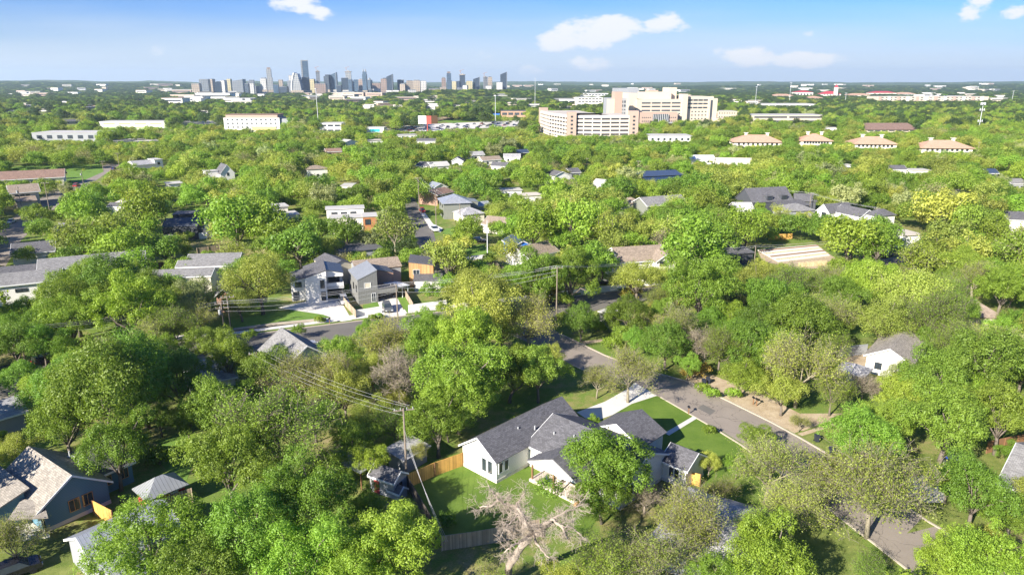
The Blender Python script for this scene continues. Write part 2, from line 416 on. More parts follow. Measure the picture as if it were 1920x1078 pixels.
# ------------------------------------------------------------------ building kit
def rot2(v): return Vector((-v.y, v.x, 0))
class Bld:
    """a building: frame a (left to right along the camera-facing side) and b (away), metres"""
    def __init__(s, name, label, cat, A, B, ze, group=None, short=None, origin=None, ang=None):
        if origin is None:
            za, zb = ze if isinstance(ze, tuple) else (ze, ze); ze = za
            pa, pb = P(A[0], A[1], za), P(B[0], B[1], zb)
            s.o = Vector((pa.x, pa.y, 0)); d = Vector((pb.x - pa.x, pb.y - pa.y, 0)); s.W = d.length; s.u = d.normalized()
        else:
            s.o = Vector((*origin, 0)); s.u = Vector((math.cos(ang), math.sin(ang), 0)); s.W = 0
        s.v = rot2(s.u); s.root = thing(name, tuple(s.o), label, cat, group)
        if short: LAND.append((short, s.o + s.u * s.W / 2 + Vector((0, 0, ze)), s))
        s.name = name; s.pts = []
    def w(s, a, b, z=0): return s.o + s.u * a + s.v * b + Vector((0, 0, z))
    def part(s, name, mb, mat): return mb.build(name, mat, s.root)
    def vol(s, a0, a1, b0, b1, ze, roof='gx', rise=2, wm='white', rm='shin_grey', ov=.45, z0=0, trim='trim', th=.16, base=False, foot=True):
        w = s.w; W = MB(); R = MB(); T = MB()
        W.hexa([w(a0, b0, z0), w(a1, b0, z0), w(a1, b1, z0), w(a0, b1, z0)], [w(a0, b0, ze), w(a1, b0, ze), w(a1, b1, ze), w(a0, b1, ze)])
        am, bm_ = (a0 + a1) / 2, (b0 + b1) / 2; e = .012
        if roof in ('gx', 'gy'):
            if roof == 'gx': h = (b1 - b0) / 2; k = rise / h
            else: h = (a1 - a0) / 2; k = rise / h
            zo = ze - ov * k; zt = ze + rise
            if roof == 'gx':
                for aa in (a0, a1):
                    W.hexa([w(aa - e, b0, ze), w(aa - e, b1, ze), w(aa - e, bm_, zt)], [w(aa + e, b0, ze), w(aa + e, b1, ze), w(aa + e, bm_, zt)])
                R.slab([w(a0 - ov, b0 - ov, zo + th), w(a1 + ov, b0 - ov, zo + th), w(a1 + ov, bm_, zt + th), w(a0 - ov, bm_, zt + th)], th)
                R.slab([w(a0 - ov, b1 + ov, zo + th), w(a1 + ov, b1 + ov, zo + th), w(a1 + ov, bm_ + e, zt + th), w(a0 - ov, bm_ + e, zt + th)], th)
                T.obox(w(am, b0 - ov - .03, zo + .02), s.u * ((a1 - a0) / 2 + ov), s.v * .03, (0, 0, .13))
                for aa in (a0 - ov - .03, a1 + ov + .03):
                    for bb, sg in ((b0 - ov, 1), (b1 + ov, -1)):
                        q = [w(aa, bb, zo - .1), w(aa, bm_, zt - .1), w(aa, bm_, zt + th), w(aa, bb, zo + th)]
                        T.hexa([p - s.u * .03 for p in q], [p + s.u * .03 for p in q])
            else:
                for bb in (b0, b1):
                    W.hexa([w(a0, bb - e, ze), w(a1, bb - e, ze), w(am, bb - e, zt)], [w(a0, bb + e, ze), w(a1, bb + e, ze), w(am, bb + e, zt)])
                R.slab([w(a0 - ov, b0 - ov, zo + th), w(am, b0 - ov, zt + th), w(am, b1 + ov, zt + th), w(a0 - ov, b1 + ov, zo + th)], th)
                R.slab([w(a1 + ov, b0 - ov, zo + th), w(am + e, b0 - ov, zt + th), w(am + e, b1 + ov, zt + th), w(a1 + ov, b1 + ov, zo + th)], th)
                for aa in (a0 - ov, a1 + ov):
                    q = [w(aa, b0 - ov - .03, zo - .1), w(am, b0 - ov - .03, zt - .1), w(am, b0 - ov - .03, zt + th), w(aa, b0 - ov - .03, zo + th)]
                    T.hexa([p - s.v * .03 for p in q], [p + s.v * .03 for p in q])
        elif roof == 'hip':
            h = min(a1 - a0, b1 - b0) / 2; k = rise / h; zo = ze - ov * k
            c = [w(a0 - ov, b0 - ov, zo), w(a1 + ov, b0 - ov, zo), w(a1 + ov, b1 + ov, zo), w(a0 - ov, b1 + ov, zo)]
            if a1 - a0 >= b1 - b0: r0, r1 = w(a0 + h, bm_, ze + rise), w(a1 - h, bm_, ze + rise); fs = [[c[0], c[1], r1, r0], [c[1], c[2], r1], [c[2], c[3], r0, r1], [c[3], c[0], r0]]
            else: r0, r1 = w(am, b0 + h, ze + rise), w(am, b1 - h, ze + rise); fs = [[c[0], c[1], r0], [c[1], c[2], r1, r0], [c[2], c[3], r1], [c[3], c[0], r0, r1]]
            up = Vector((0, 0, th))
            for f in fs: R.face([p + up for p in f])
            R.face([p for p in c[::-1]])
            for i in range(4): R.face([c[i], c[(i + 1) % 4], c[(i + 1) % 4] + up, c[i] + up])
        elif roof == 'flat':
            R.hexa([w(a0 - ov, b0 - ov, ze + .01), w(a1 + ov, b0 - ov, ze + .01), w(a1 + ov, b1 + ov, ze + .01), w(a0 - ov, b1 + ov, ze + .01)],
                   [w(a0 - ov, b0 - ov, ze + .25), w(a1 + ov, b0 - ov, ze + .25), w(a1 + ov, b1 + ov, ze + .25), w(a0 - ov, b1 + ov, ze + .25)])
        else:   # mono pitch; roof = corner heights added above ze in order a0b0 a1b0 a1b1 a0b1
            hs = roof; cs = [(a0, b0), (a1, b0), (a1, b1), (a0, b1)]; sg = [(-1, -1), (1, -1), (1, 1), (-1, 1)]
            W.v = []; W.f = []; W.mi = []
            W.hexa([w(a, b, z0) for a, b in cs], [w(a, b, ze + h) for (a, b), h in zip(cs, hs)])
            R.slab([w(a + ov * q[0], b + ov * q[1], ze + h + .02 + th) for (a, b), q, h in zip(cs, sg, hs)], th)
        wo = s.part('wall', W, wm); ro = s.part('roof', R, rm)
        if T.v and trim: s.part('roof_trim', T, trim)
        if base:
            Bm = MB(); Bm.hexa([w(a0 - .05, b0 - .05, 0), w(a1 + .05, b0 - .05, 0), w(a1 + .05, b1 + .05, 0), w(a0 - .05, b1 + .05, 0)], [w(a0 - .05, b0 - .05, base), w(a1 + .05, b0 - .05, base), w(a1 + .05, b1 + .05, base), w(a0 - .05, b1 + .05, base)])
            s.part('foundation', Bm, 'concrete')
        if foot:
            na, nb = max(1, int((a1 - a0) / 5)), max(1, int((b1 - b0) / 5))
            for i in range(na + 1):
                for j in range(nb + 1):
                    p = w(a0 + (a1 - a0) * i / na, b0 + (b1 - b0) * j / nb); FOOT.append((p.x, p.y, 2.6))
        for a in (a0, a1):
            for b in (b0, b1): s.pts.append(w(a, b, 0)); s.pts.append(w(a, b, ze))
        return wo, ro
    def win(s, face, t, z, ww=1.1, hh=1.4, at=0.0, frame='blackframe', pane='glass', name='window', mull=True, bar=.07):
        """window centred at distance t along a face: f (b = at), l (a = at), r (a = at), k (b = at, back)"""
        if face == 'f': c, al, n = s.w(t, at, z), s.u, -s.v
        elif face == 'k': c, al, n = s.w(t, at, z), s.u, s.v
        elif face == 'l': c, al, n = s.w(at, t, z), s.v, -s.u
        else: c, al, n = s.w(at, t, z), s.v, s.u
        up = Vector((0, 0, 1)); fm = MB(); d = n * .05
        for q in (-1, 1):
            fm.obox(c + al * (ww / 2) * q + d, al * bar / 2, n * .05, up * (hh / 2 + bar / 2)); fm.obox(c + up * (hh / 2) * q + d, al * (ww / 2 - bar / 2), n * .05, up * bar / 2)
        if mull: fm.obox(c + d, al * bar * .35, n * .04, up * (hh / 2 - bar / 2))
        fo = fm.build(name, frame, s.root)
        pm = MB(); pm.obox(c + n * .02, al * (ww / 2 - bar / 2), n * .012, up * (hh / 2 - bar / 2)); po = pm.build('pane', pane, s.root); po.parent = fo
        return fo
    def wrow(s, face, n, t0, t1, z, ww=1.1, hh=1.4, **k):
        for i in range(n): s.win(face, t0 + (t1 - t0) * ((i + .5) / n), z, ww, hh, **k)
    def vents(s, pts):
        for (a, b, z) in pts:
            m = MB(); m.tube([s.w(a, b, z - .3), s.w(a, b, z + .45)], [.1, .1], 8); s.part('roof_vent', m, 'insul')
    def keep(s, x0, y0, x1, y1, step=6):
        d = max(p.y for p in s.pts) if s.pts else s.o.y
        keep_rect(x0, y0, x1, y1, d + 1, step); return s
def simple(name, label, cat, A, B, depth, ze, roof, rise, wm, rm, keep=None, short=None, group=None, wins=0, ov=.45, trim='trim', wz=None):
    s = Bld(name, label, cat, A, B, ze, group, short)
    s.vol(0, s.W, 0, depth, ze, roof, rise, wm, rm, ov, trim=trim)
    if wins:
        for lv in range(max(1, int(ze / 2.9))):
            s.wrow('f', wins, .3, s.W - .3, 1.6 + lv * 2.9 if wz is None else wz, 1.2, 1.3)
        s.win('l', depth / 2, 1.7, 1.2, 1.3, at=0); s.win('r', depth / 2, 1.7, 1.2, 1.3, at=s.W)
    if keep: s.keep(*keep)
    if roof in ('gx', 'hip') and s.W > 6 and s.o.y < 320:
        for a_, b_ in ((.35, .62), (.62, .7)): s.vents([(s.W * a_, depth * b_, ze + rise * .72)])
    return s

# ------------------------------------------------------------------ terrain
def hgt(x, y):
    r = math.hypot(x, y); az = math.degrees(math.atan2(x, y))
    h = 0.0
    if r > 3200:
        k = min(1, (r - 3200) / 6500); k = k * k * (3 - 2 * k)
        h = k * (40 + 7 * math.sin(az * .37 + 1) + 4 * math.sin(az * 1.13 + r * .0006) + 2.2 * math.sin(az * 2.9 + 2))
        lf = max(0, min(1, (-14 - az) / 8))
        if r < 9700: h += lf * 16 * max(0, min(1, (r - 3200) / 2500)) * (1 + .25 * math.sin(az * .9))
    d2 = ((x + 110 - 0) ** 2 / (380 ** 2) + (y - 2150) ** 2 / (260 ** 2))      # low wooded rise before the downtown
    h += 17 * math.exp(-d2)
    return h
radii = [0, 30, 60, 90, 120, 160, 220, 300, 420, 600, 850, 1150, 1450, 1700, 1850, 2000, 2150, 2300, 2450, 2600, 2800, 3200, 3600, 4000, 4500, 5000, 5600, 6300, 7000, 7800, 8700, 9700, 11000, 12500, 14000]
angs = list(range(-180, -52, 8)) + [x * .75 for x in range(-69, 70)] + list(range(56, 180, 8))
gv = [(0, 0, 0)]; gf = []; na = len(angs)
for r in radii[1:]:
    for a in angs: x, y = r * math.sin(math.radians(a)), r * math.cos(math.radians(a)); gv.append((x, y, hgt(x, y)))
for k in range(na): gf.append((0, 1 + (k + 1) % na, 1 + k))
for i in range(len(radii) - 2):
    for k in range(na):
        a, b = 1 + i * na + k, 1 + i * na + (k + 1) % na; gf.append((a, b, b + na, a + na))
me = bpy.data.meshes.new('ground'); me.from_pydata(gv, [], gf); me.materials.append(M['ground']); me.polygons.foreach_set('use_smooth', [True] * len(me.polygons))
go = bpy.data.objects.new('ground', me); COL.objects.link(go); go['kind'] = 'structure'

# ------------------------------------------------------------------ roads, kerbs, paths, lawns
far1 = [(1000, 590), (1051, 627), (1134, 667), (1208, 694), (1290, 716), (1370, 755), (1447, 793), (1500, 822), (1560, 857), (1640, 910), (1738, 978), (1828, 1029), (1960, 1105)]
near1 = [(1830, 1160), (1704, 1069), (1644, 1022), (1510, 920), (1440, 868), (1387, 832), (1330, 797), (1280, 768), (1240, 745), (1180, 722), (1124, 707), (1075, 685), (1010, 650), (950, 625)]
ground_poly('road', far1 + near1, .008, 'asphalt', keep=False)
far2 = [(-60, 718), (20, 700), (150, 668), (300, 646), (438, 632), (560, 616), (667, 603), (767, 592), (870, 580), (960, 570), (1024, 562), (1130, 549), (1260, 536)]
near2 = [(1260, 556), (1150, 573), (1090, 590), (1000, 610), (900, 622), (780, 628), (680, 636), (583, 647), (440, 668), (300, 688), (150, 715), (-60, 762)]
ground_poly('road', far2 + near2, .012, 'asphalt2', keep=False)
ribbon('kerb', [p for p in far1[1:]], .25, 0, 'curb', .14, .1)
ribbon('kerb', near1[1:9], .25, 0, 'curb', .14, .1)
ribbon('kerb', near1[9:12], .25, 0, 'curb', .14, .1)
ribbon('kerb', far2, .25, 0, 'curb', .14, .1)
ribbon('kerb', near2[5:], .25, 0, 'curb', .14, .1)
ribbon('pavement', [(300, 642), (438, 628), (560, 612), (667, 599), (767, 588), (870, 576), (960, 566), (1024, 557), (1130, 545), (1240, 533)], 3.0, .02, 'concrete_w', side=1.8)
ribbon('pavement', [(1290, 716), (1370, 755), (1447, 793)], 3.2, .012, 'dirt', side=2)
ground_poly('roadside soil', [(1284, 712), (1300, 690), (1420, 735), (1500, 775), (1580, 775), (1490, 812), (1447, 790), (1370, 752)], .016, 'dirt', keep=False)
for q in ([(1230, 690), (1300, 720), (1390, 765), (1450, 797), (1440, 830), (1392, 828), (1280, 765), (1235, 742), (1180, 715)], [(1075, 640), (1120, 662), (1215, 700), (1215, 730), (1130, 700), (1060, 665)],
          [(1500, 826), (1540, 850), (1580, 880), (1560, 900), (1500, 905), (1470, 885), (1450, 860), (1430, 845)], [(1650, 1010), (1720, 970), (1820, 1030), (1700, 1062)],
          [(500, 624), (640, 606), (690, 603), (690, 620), (600, 640), (520, 648)], [(1130, 552), (1190, 546), (1190, 565), (1120, 577)], [(1048, 562), (1110, 556), (1100, 580), (1050, 590)],
          [(1300, 722), (1440, 770), (1440, 785), (1300, 727)]): keep_poly(q, 7)
for q_ in ([(1318, 758), (1342, 770), (1332, 778), (1308, 765)], [(1172, 702), (1196, 712), (1186, 718), (1164, 708)], [(1402, 800), (1432, 818), (1424, 826), (1396, 808)], [(1500, 880), (1520, 895), (1508, 900), (1490, 886)]): ground_poly('road patch', q_, .013, 'asphalt2', keep=False)
# street running away from the crossing
s3l = [(806, 520), (786, 470), (775, 430), (762, 395), (756, 375), (744, 352)]; s3r = [(762, 352), (778, 375), (795, 400), (806, 415), (812, 432), (820, 462), (850, 520)]
ground_poly('road', s3l + s3r, .016, 'asphalt2', keep=False); keep_poly([(764, 396), (782, 396), (806, 425), (812, 460), (795, 478), (776, 430)], 6)
ground_poly('pavement', [(796, 398), (812, 420), (830, 428), (826, 436), (808, 432), (786, 396)], .03, 'concrete_w', keep=True)
# street at the far left
sl_l = [(-60, 500), (-10, 432), (30, 404), (70, 375), (120, 345), (165, 322), (200, 308)]; sl_r = [(226, 308), (200, 325), (160, 352), (112, 382), (88, 405), (40, 450), (10, 500), (0, 540), (-60, 560)]
ground_poly('road', sl_l + sl_r, .016, 'asphalt', keep=False)
keep_poly([(0, 432), (40, 410), (46, 440), (22, 470), (0, 500)], 6); keep_poly([(95, 378), (118, 366), (112, 395), (92, 405)], 6); keep_poly([(165, 326), (220, 308), (224, 316), (190, 335), (158, 345)], 5)
ground_poly('park lawn', [(0, 318), (40, 312), (190, 308), (195, 322), (150, 342), (120, 350), (128, 322), (0, 322)], .02, 'lawn3')
# drives and walks of the white house
def cr7(x, y): return (820 + x * .2782, 700 + y * .2782)
ground_poly('driveway', [cr7(*p) for p in ((940, 262), (1130, 190), (1290, 100), (1330, 62), (1480, 150), (1310, 205), (1180, 280), (1040, 330))], .03, 'concrete_w', keep=False)
keep_poly([cr7(*p) for p in ((975, 262), (1130, 205), (1220, 140), (1400, 130), (1310, 205), (1180, 265), (1100, 265))], 6)
ground_poly('front lawn', [cr7(*p) for p in ((1180, 275), (1310, 205), (1480, 152), (1869, 360), (2060, 475), (2030, 640), (1900, 760), (1780, 760), (1500, 560), (1300, 400))], .02, 'lawn', keep=False)
keep_poly([cr7(*p) for p in ((1340, 210), (1440, 170), (1720, 285), (1860, 350), (2010, 470), (1930, 640), (1830, 640), (1830, 540), (1600, 440), (1500, 380), (1400, 240))], 7)
ground_poly('walkway', [cr7(*p) for p in ((1530, 402), (1722, 290), (1752, 302), (1562, 418))], .035, 'concrete', keep=False)
ground_poly('back lawn', [(768, 912), (866, 872), (930, 903), (990, 870), (1003, 900), (1066, 938), (1105, 935), (1130, 960), (1100, 1000), (945, 1010), (830, 1022), (790, 960)], .02, 'lawn', keep=False)
keep_poly([(775, 912), (866, 880), (930, 908), (990, 880), (1060, 940), (1095, 950), (1060, 985), (950, 985), (840, 1000), (800, 950)], 8)
ground_poly('rough grass', [(1540, 800), (1580, 830), (1700, 850), (1860, 850), (1900, 900), (1760, 960), (1700, 950), (1560, 850), (1500, 818)], .016, 'lawn2', keep=False)
keep_poly([(1515, 800), (1550, 805), (1560, 835), (1600, 855), (1560, 845), (1500, 815)], 7); keep_poly([(1700, 845), (1800, 850), (1770, 872), (1700, 885)], 7)
ribbon('dirt track', [(1500, 806), (1530, 795), (1560, 786)], .8, .022, 'dirt'); ribbon('dirt track', [(1500, 815), (1535, 804), (1565, 795)], .8, .022, 'dirt')
ground_poly('driveway', [(1705, 895), (1745, 890), (1775, 925), (1770, 942), (1735, 942), (1700, 925)], .03, 'concrete'); ground_poly('rough grass', [(1700, 1000), (1760, 940), (1840, 960), (1880, 1040), (1840, 1030), (1760, 985)], .018, 'lawn2', keep=False)
ground_poly('rough grass', [(1440, 1040), (1500, 960), (1560, 960), (1660, 1060), (1620, 1140), (1440, 1140)], .018, 'lawn2', keep=False)
ground_poly('rough grass', [(300, 825), (350, 810), (370, 850), (350, 900), (320, 890), (285, 850)], .018, 'lawn3'); 
ground_poly('rough grass', [(0, 990), (70, 1000), (190, 975), (140, 1078), (60, 1130), (-60, 1130), (-60, 990)], .018, 'lawn2', keep=False); keep_poly([(60, 1010), (150, 985), (130, 1050), (60, 1060)], 9)
ground_poly('driveway', [(40, 735), (72, 712), (78, 735), (66, 755)], .02, 'concrete')
# plots beyond the second street
ground_poly('yard lawn', [(432, 600), (560, 580), (610, 586), (612, 600), (438, 622)], .02, 'lawn3'); ribbon('retaining kerb', [(438, 620), (520, 609), (612, 600)], .4, 0, 'curb', .5)
ground_poly('driveway', [(520, 577), (560, 568), (600, 558), (636, 560), (648, 580), (660, 600), (640, 603), (606, 590)], .03, 'concrete_w')
ground_poly('driveway', [(707, 560), (742, 553), (762, 592), (716, 598)], .03, 'concrete_w'); ground_poly('yard lawn', [(742, 555), (762, 552), (768, 575), (764, 588)], .034, 'lawn3'); ground_poly('yard lawn', [(680, 572), (708, 566), (712, 576), (682, 582)], .034, 'lawn3')
ground_poly('yard lawn', [(868, 465), (915, 456), (918, 474), (884, 480)], .02, 'lawn3'); ground_poly('yard lawn', [(830, 430), (858, 425), (862, 438), (834, 442)], .02, 'lawn3'); ground_poly('driveway', [(866, 482), (914, 477), (912, 484), (880, 488)], .02, 'concrete_w', keep=True)
ground_poly('field grass', [(340, 395), (400, 388), (412, 396), (404, 412), (345, 415)], .02, 'lawn3'); ground_poly('yard lawn', [(942, 495), (990, 486), (1000, 492), (975, 500), (946, 504)], .02, 'lawn3')
ground_poly('driveway', [(1085, 540), (1150, 535), (1160, 545), (1090, 552)], .03, 'concrete_w'); ground_poly('yard lawn', [(1096, 615), (1125, 600), (1142, 605), (1142, 632), (1110, 648), (1092, 640)], .02, 'lawn2')
ground_poly('path', [(1088, 640), (1130, 636), (1133, 640), (1094, 646)], .03, 'dirt')
ground_poly('dirt lot', [(1582, 670), (1600, 655), (1660, 652), (1690, 662), (1680, 690), (1600, 690)], .02, 'dirt', keep=False); ground_poly('rough grass', [(1575, 640), (1640, 630), (1650, 645), (1585, 655)], .02, 'lawn2')
ground_poly('dirt lot', [(1420, 470), (1530, 458), (1560, 480), (1600, 500), (1500, 505), (1430, 490)], .02, 'dirt', keep=False)
ground_poly('road', [(1530, 505), (1700, 478), (1705, 490), (1540, 515)], .03, 'asphalt', keep=False); keep_poly([(1640, 478), (1700, 474), (1712, 488), (1660, 492)], 6)
# motorway
hw = [(640, 243), (700, 240), (800, 233), (880, 230), (980, 226), (1060, 222)]; hn = [(1060, 230), (985, 236), (880, 242), (820, 246), (700, 250), (640, 252)]
ground_poly('motorway', hw + hn, .05, 'concrete', keep=False); keep_poly([(720, 243), (800, 236), (880, 232), (975, 228), (975, 234), (880, 241), (812, 245), (720, 248)], 4)
ground_poly('car park', [(205, 262), (290, 258), (300, 266), (230, 272)], .05, 'concrete'); ground_poly('dry field', [(790, 222), (860, 216), (870, 222), (800, 230)], .05, 'dirt'); ground_poly('dry field', [(820, 226), (880, 218), (900, 226), (850, 232)], .05, 'lawn3')
ground_poly('car park', [(340, 226), (400, 224), (410, 232), (340, 236)], .05, 'concrete')

# ------------------------------------------------------------------ the white house in the foreground
H = Bld('farmhouse', 'white single storey house with charcoal roof and covered patio beside the lawn', 'house', None, None, 0, origin=(-2.0, 80.5), ang=math.radians(-43.6))
H.vol(-6.4, 0, 0, 16.5, 3.3, 'gy', 2.15, 'white', 'shin_dark', .4, base=.45)
H.vol(0, 15, 6.2, 17, 3.2, 'gx', 2.35, 'white', 'shin_dark', .4, base=.4)
H.vol(3.2, 11, 16.5, 22, 3.0, 'gy', 1.9, 'white', 'shin_dark', .4)
H.vol(15, 18.4, 15.6, 20.2, 2.9, 'gx', 1.35, 'white', 'shin_dark', .35, base=.35)
m = MB(); pa, pb_, zp = 2.3, 10.9, 3.0
m.slab([H.w(pa, 3.3, zp), H.w(6.6, 3.3, zp + 1.85), H.w(6.6, 9.2, zp + 1.85), H.w(pa, 6.4, zp)], .16)
m.slab([H.w(pb_, 3.3, zp), H.w(6.61, 3.3, zp + 1.85), H.w(6.61, 9.2, zp + 1.85), H.w(pb_, 6.4, zp)], .16); H.part('patio_roof', m, 'shin_dark')
m = MB(); q = [H.w(pa + .1, 3.4, zp - .35), H.w(pb_ - .1, 3.4, zp - .35), H.w(pb_ - .1, 3.4, zp - .1), H.w(6.6, 3.4, zp + 1.7), H.w(pa + .1, 3.4, zp - .1)]
m.hexa([p - H.v * .06 for p in q], [p + H.v * .06 for p in q]); H.part('patio_gable', m, 'trim')
m = MB(); m.hexa([H.w(2.7, 3.3, 0), H.w(10.6, 3.3, 0), H.w(10.6, 6.19, 0), H.w(2.7, 6.19, 0)], [H.w(2.7, 3.3, .4), H.w(10.6, 3.3, .4), H.w(10.6, 6.19, .4), H.w(2.7, 6.19, .4)]); H.part('patio', m, 'patio')
for a in (3.0, 6.6, 10.2):
    m = MB(); c = H.w(a, 3.6, 1.55); m.obox(c, H.u * .1, H.v * .1, (0, 0, 1.15)); H.part('post', m, 'post')
m = MB(); m.obox(H.w(10.8, 4.3, .35), H.u * .2, H.v * 1.6, (0, 0, .2)); H.part('step', m, 'cedar')
for t in (-2.2, -1.1): H.win('f', t, 1.9, .85, 1.9, at=0, frame='trim', mull=False)
for t in (.75, 1.8): H.win('r', t, 2.0, .75, 1.5, at=0, frame='trim', mull=False)
H.win('f', 4.2, 1.6, 1.6, 2.1, at=6.2); H.win('f', 6.2, 2.0, 1.0, .6, at=6.2); H.win('f', 8, 2.0, 1.0, .6, at=6.2)
for t in (16.3, 17.1): H.win('f', t, 1.8, .7, 1.5, at=15.6, frame='trim', mull=False)
H.win('r', 8, 1.8, 1.1, 1.3, at=15)
H.vents([(-2.0, 6.2, 4.6), (-1.0, 8.5, 4.3), (2.2, 8.8, 4.4), (5.0, 9.6, 4.7)])
LAND.append(('the white foreground house', H.w(4, 10, 3), H))
for r in [(868, 855, 990, 900), (900, 790, 1040, 850), (985, 762, 1060, 800), (1005, 865, 1045, 925), (1150, 770, 1230, 800), (1225, 820, 1310, 890)]: keep_rect(*r, 97, 7)
keep_rect(895, 905, 1100, 1065, 76, 8)
# patio furniture
for i, (a, b, ang_) in enumerate([(5.2, 4.3, .4), (6.2, 5.2, -1.9)]):
    c = H.w(a, b, .4); t = thing('patio_chair', tuple(c), ['patio chair with blue cushion on the covered patio boards', 'patio chair with pale seat further along the covered patio'][i], 'chair')
    ca, sa = math.cos(ang_), math.sin(ang_); ex, ey = Vector((ca, sa, 0)), Vector((-sa, ca, 0))
    m = MB(); m.obox(c + Vector((0, 0, .42)), ex * .27, ey * .27, (0, 0, .05)); m.build('seat', ['p_blue', 'concrete_w'][i], t)
    m = MB(); m.obox(c - ex * .27 + Vector((0, 0, .72)), ex * .04, ey * .27, (0, 0, .26)); m.build('backrest', ['p_blue', 'concrete_w'][i], t)
    for q in ((-1, -1), (-1, 1), (1, -1), (1, 1)):
        m = MB(); p = c + ex * .24 * q[0] + ey * .24 * q[1]; m.tube([p, p + Vector((0, 0, .42))], [.02, .02], 5); m.build('leg', 'pole_grey', t)

# ------------------------------------------------------------------ neighbours in the foreground
B1 = Bld('cottage', 'blue sided cottage with beige shingle gable roof and small porch in the lower left', 'house', (72, 955), (200, 900), 3.2, short='the blue cottage')
B1.vol(0, B1.W, 0, 10.8, 3.2, 'gy', 2.6, 'blue', 'shin_beige', .5, base=.5)
B1.vol(B1.W, B1.W + 4.2, 2.5, 11, 2.9, 'gx', 1.5, 'blue', 'shin_dark', .4)
B1.vol(-4.5, 0, 3.5, 11, 2.9, (0, 1.6, 1.6, 0), 0, 'blue', 'shin_beige', .5)
for t in (B1.W * .48, B1.W * .68): B1.win('f', t, 1.9, 1.15, 1.5, frame='cedar')
B1.win('f', B1.W + 1.0, 1.8, 1.1, 1.4, at=2.5, frame='cedar'); B1.win('f', B1.W + 3.1, 1.8, 1.0, 1.4, at=2.5, frame='cedar')
m = MB(); m.slab([B1.w(-2.8, 1.0, 3.0), B1.w(.2, -1.8, 2.75), B1.w(.9, .8, 3.5), B1.w(-.4, 3.2, 3.6)], .14); B1.part('porch_roof', m, 'shin_beige')
m = MB(); m.prism([B1.w(-2.6, 1.0), B1.w(.1, -1.4), B1.w(.1, 3.4), B1.w(-2.6, 3.4)], 0, .5); B1.part('porch', m, 'creamw')
for a, b in ((-2.3, 1.1), (-.1, -1.2)):
    m = MB(); m.obox(B1.w(a, b, 1.7), B1.u * .07, B1.v * .07, (0, 0, 1.1)); B1.part('post', m, 'blackframe')
B1.vents([(2.6, 6.5, 5.2), (6.4, 4.0, 4.6), (6.8, 7.5, 4.6)]); B1.keep(10, 865, 195, 985, 8)
s = Bld('red_shed', 'small red shed with grey ribbed metal hip roof beside the blue cottage', 'shed', (278, 935), (346, 907), 2.5, short='the red shed')
s.vol(0, s.W, 0, 3.4, 2.6, 'hip', 1.2, 'red', 'met_grey', .4, trim=None); s.win('f', 1.1, 1.5, .9, .9); s.keep(245, 885, 340, 945, 7)
m = MB(); m.obox(s.w(s.W * .7, -.02, 1.1), s.u * .45, s.v * .03, (0, 0, 1.0)); s.part('door', m, 'trim')
s = Bld('metal_roof_house', 'house under pale grey ribbed metal roof at the lower left edge of the photo', 'house', (140, 1035), (300, 962), 3.0, short='the pale metal roof')
s.vol(.5, s.W, -4.5, 3, 3.0, 'gx', 1.9, 'greyw', 'met_pale', .35); s.vol(1, s.W - 4, -8.5, -4.5, 2.6, (0, 0, .7, .7), 0, 'greyw', 'met_pale', .3); s.keep(130, 960, 220, 1060, 9)
s = Bld('garden_shed', 'grey garden shed with red door and dark gambrel roof by the fence corner', 'shed', (693, 890), (738, 905), 2.3, short='the grey garden shed')
s.vol(0, s.W, 0, 2.6, 2.3, 'gx', .9, 'greyw', 'shin_dark', .2); m = MB(); m.obox(s.w(1.1, -.03, 1.0), s.u * .4, s.v * .03, (0, 0, .95)); s.part('door', m, 'red'); s.win('r', 1.3, 1.4, .5, .6, at=s.W); s.keep(690, 880, 738, 925, 6)
s = simple('dog_house', 'tiny kennel with grey pitched roof in front of the garden shed', 'kennel', (728, 918), (748, 926), 1.5, 1.0, 'gx', .6, 'greyw', 'shin_dark', (726, 910, 750, 932), ov=.15)
s = Bld('carport', 'flat carport with grey corrugated metal roof on timber posts', 'carport', (632, 862), (676, 884), 2.6, short='the corrugated carport')
m = MB(); m.slab([s.w(-.3, -.3, 2.6), s.w(s.W + .3, -.3, 2.6), s.w(s.W + .3, 4.3, 2.9), s.w(-.3, 4.3, 2.9)], .08); s.part('roof', m, 'met_grey')
for a in (0, s.W):
    for b in (0, 4): m = MB(); m.obox(s.w(a, b, 1.25), s.u * .06, s.v * .06, (0, 0, 1.25)); s.part('post', m, 'post'); s.pts.append(s.w(a, b))
s.keep(632, 850, 680, 880, 6)
s = simple('lean_to', 'small grey shed with sloping roof behind the bright wooden fence', 'shed', (758, 862), (800, 838), 3, 2.2, (0, 0, .5, .5), 0, 'greyw', 'shin_light', (770, 840, 798, 852))
s = Bld('neighbour_house', 'light grey shingle hip roof house partly hidden under budding trees right of the dead tree', 'house', (1245, 1010), (1340, 1045), 3.0, short='the grey hip roof')
s.vol(-1, s.W + 3.5, -1, 11, 3.0, 'hip', 2.2, 'greyw', 'shin_light', .5); s.keep(1230, 930, 1340, 985, 12)
s = simple('left_edge_house', 'grey shingle roofed house cut by the left edge above the blue cottage', 'house', (-40, 795), (44, 770), 6, 2.8, 'gx', 1.4, 'greyw', 'shin_light', (0, 765, 45, 800))
s = Bld('grey_gable_house', 'house with steep grey gable roof just below the second street', 'house', (548, 685), (600, 672), 3.2, short='the grey gable house')
s.vol(-1.5, s.W + 2, 0, 11, 3.2, 'gy', 3.0, 'whitep', 'shin_grey', .5); s.keep(505, 638, 575, 685, 7)
s = simple('hidden_house', 'grey roofed house peeking through trees left of the transformer pole', 'house', (355, 720), (440, 705), 9, 3.0, 'gx', 2.0, 'whitep', 'shin_light', (385, 700, 435, 715), 'the peeking grey roof')
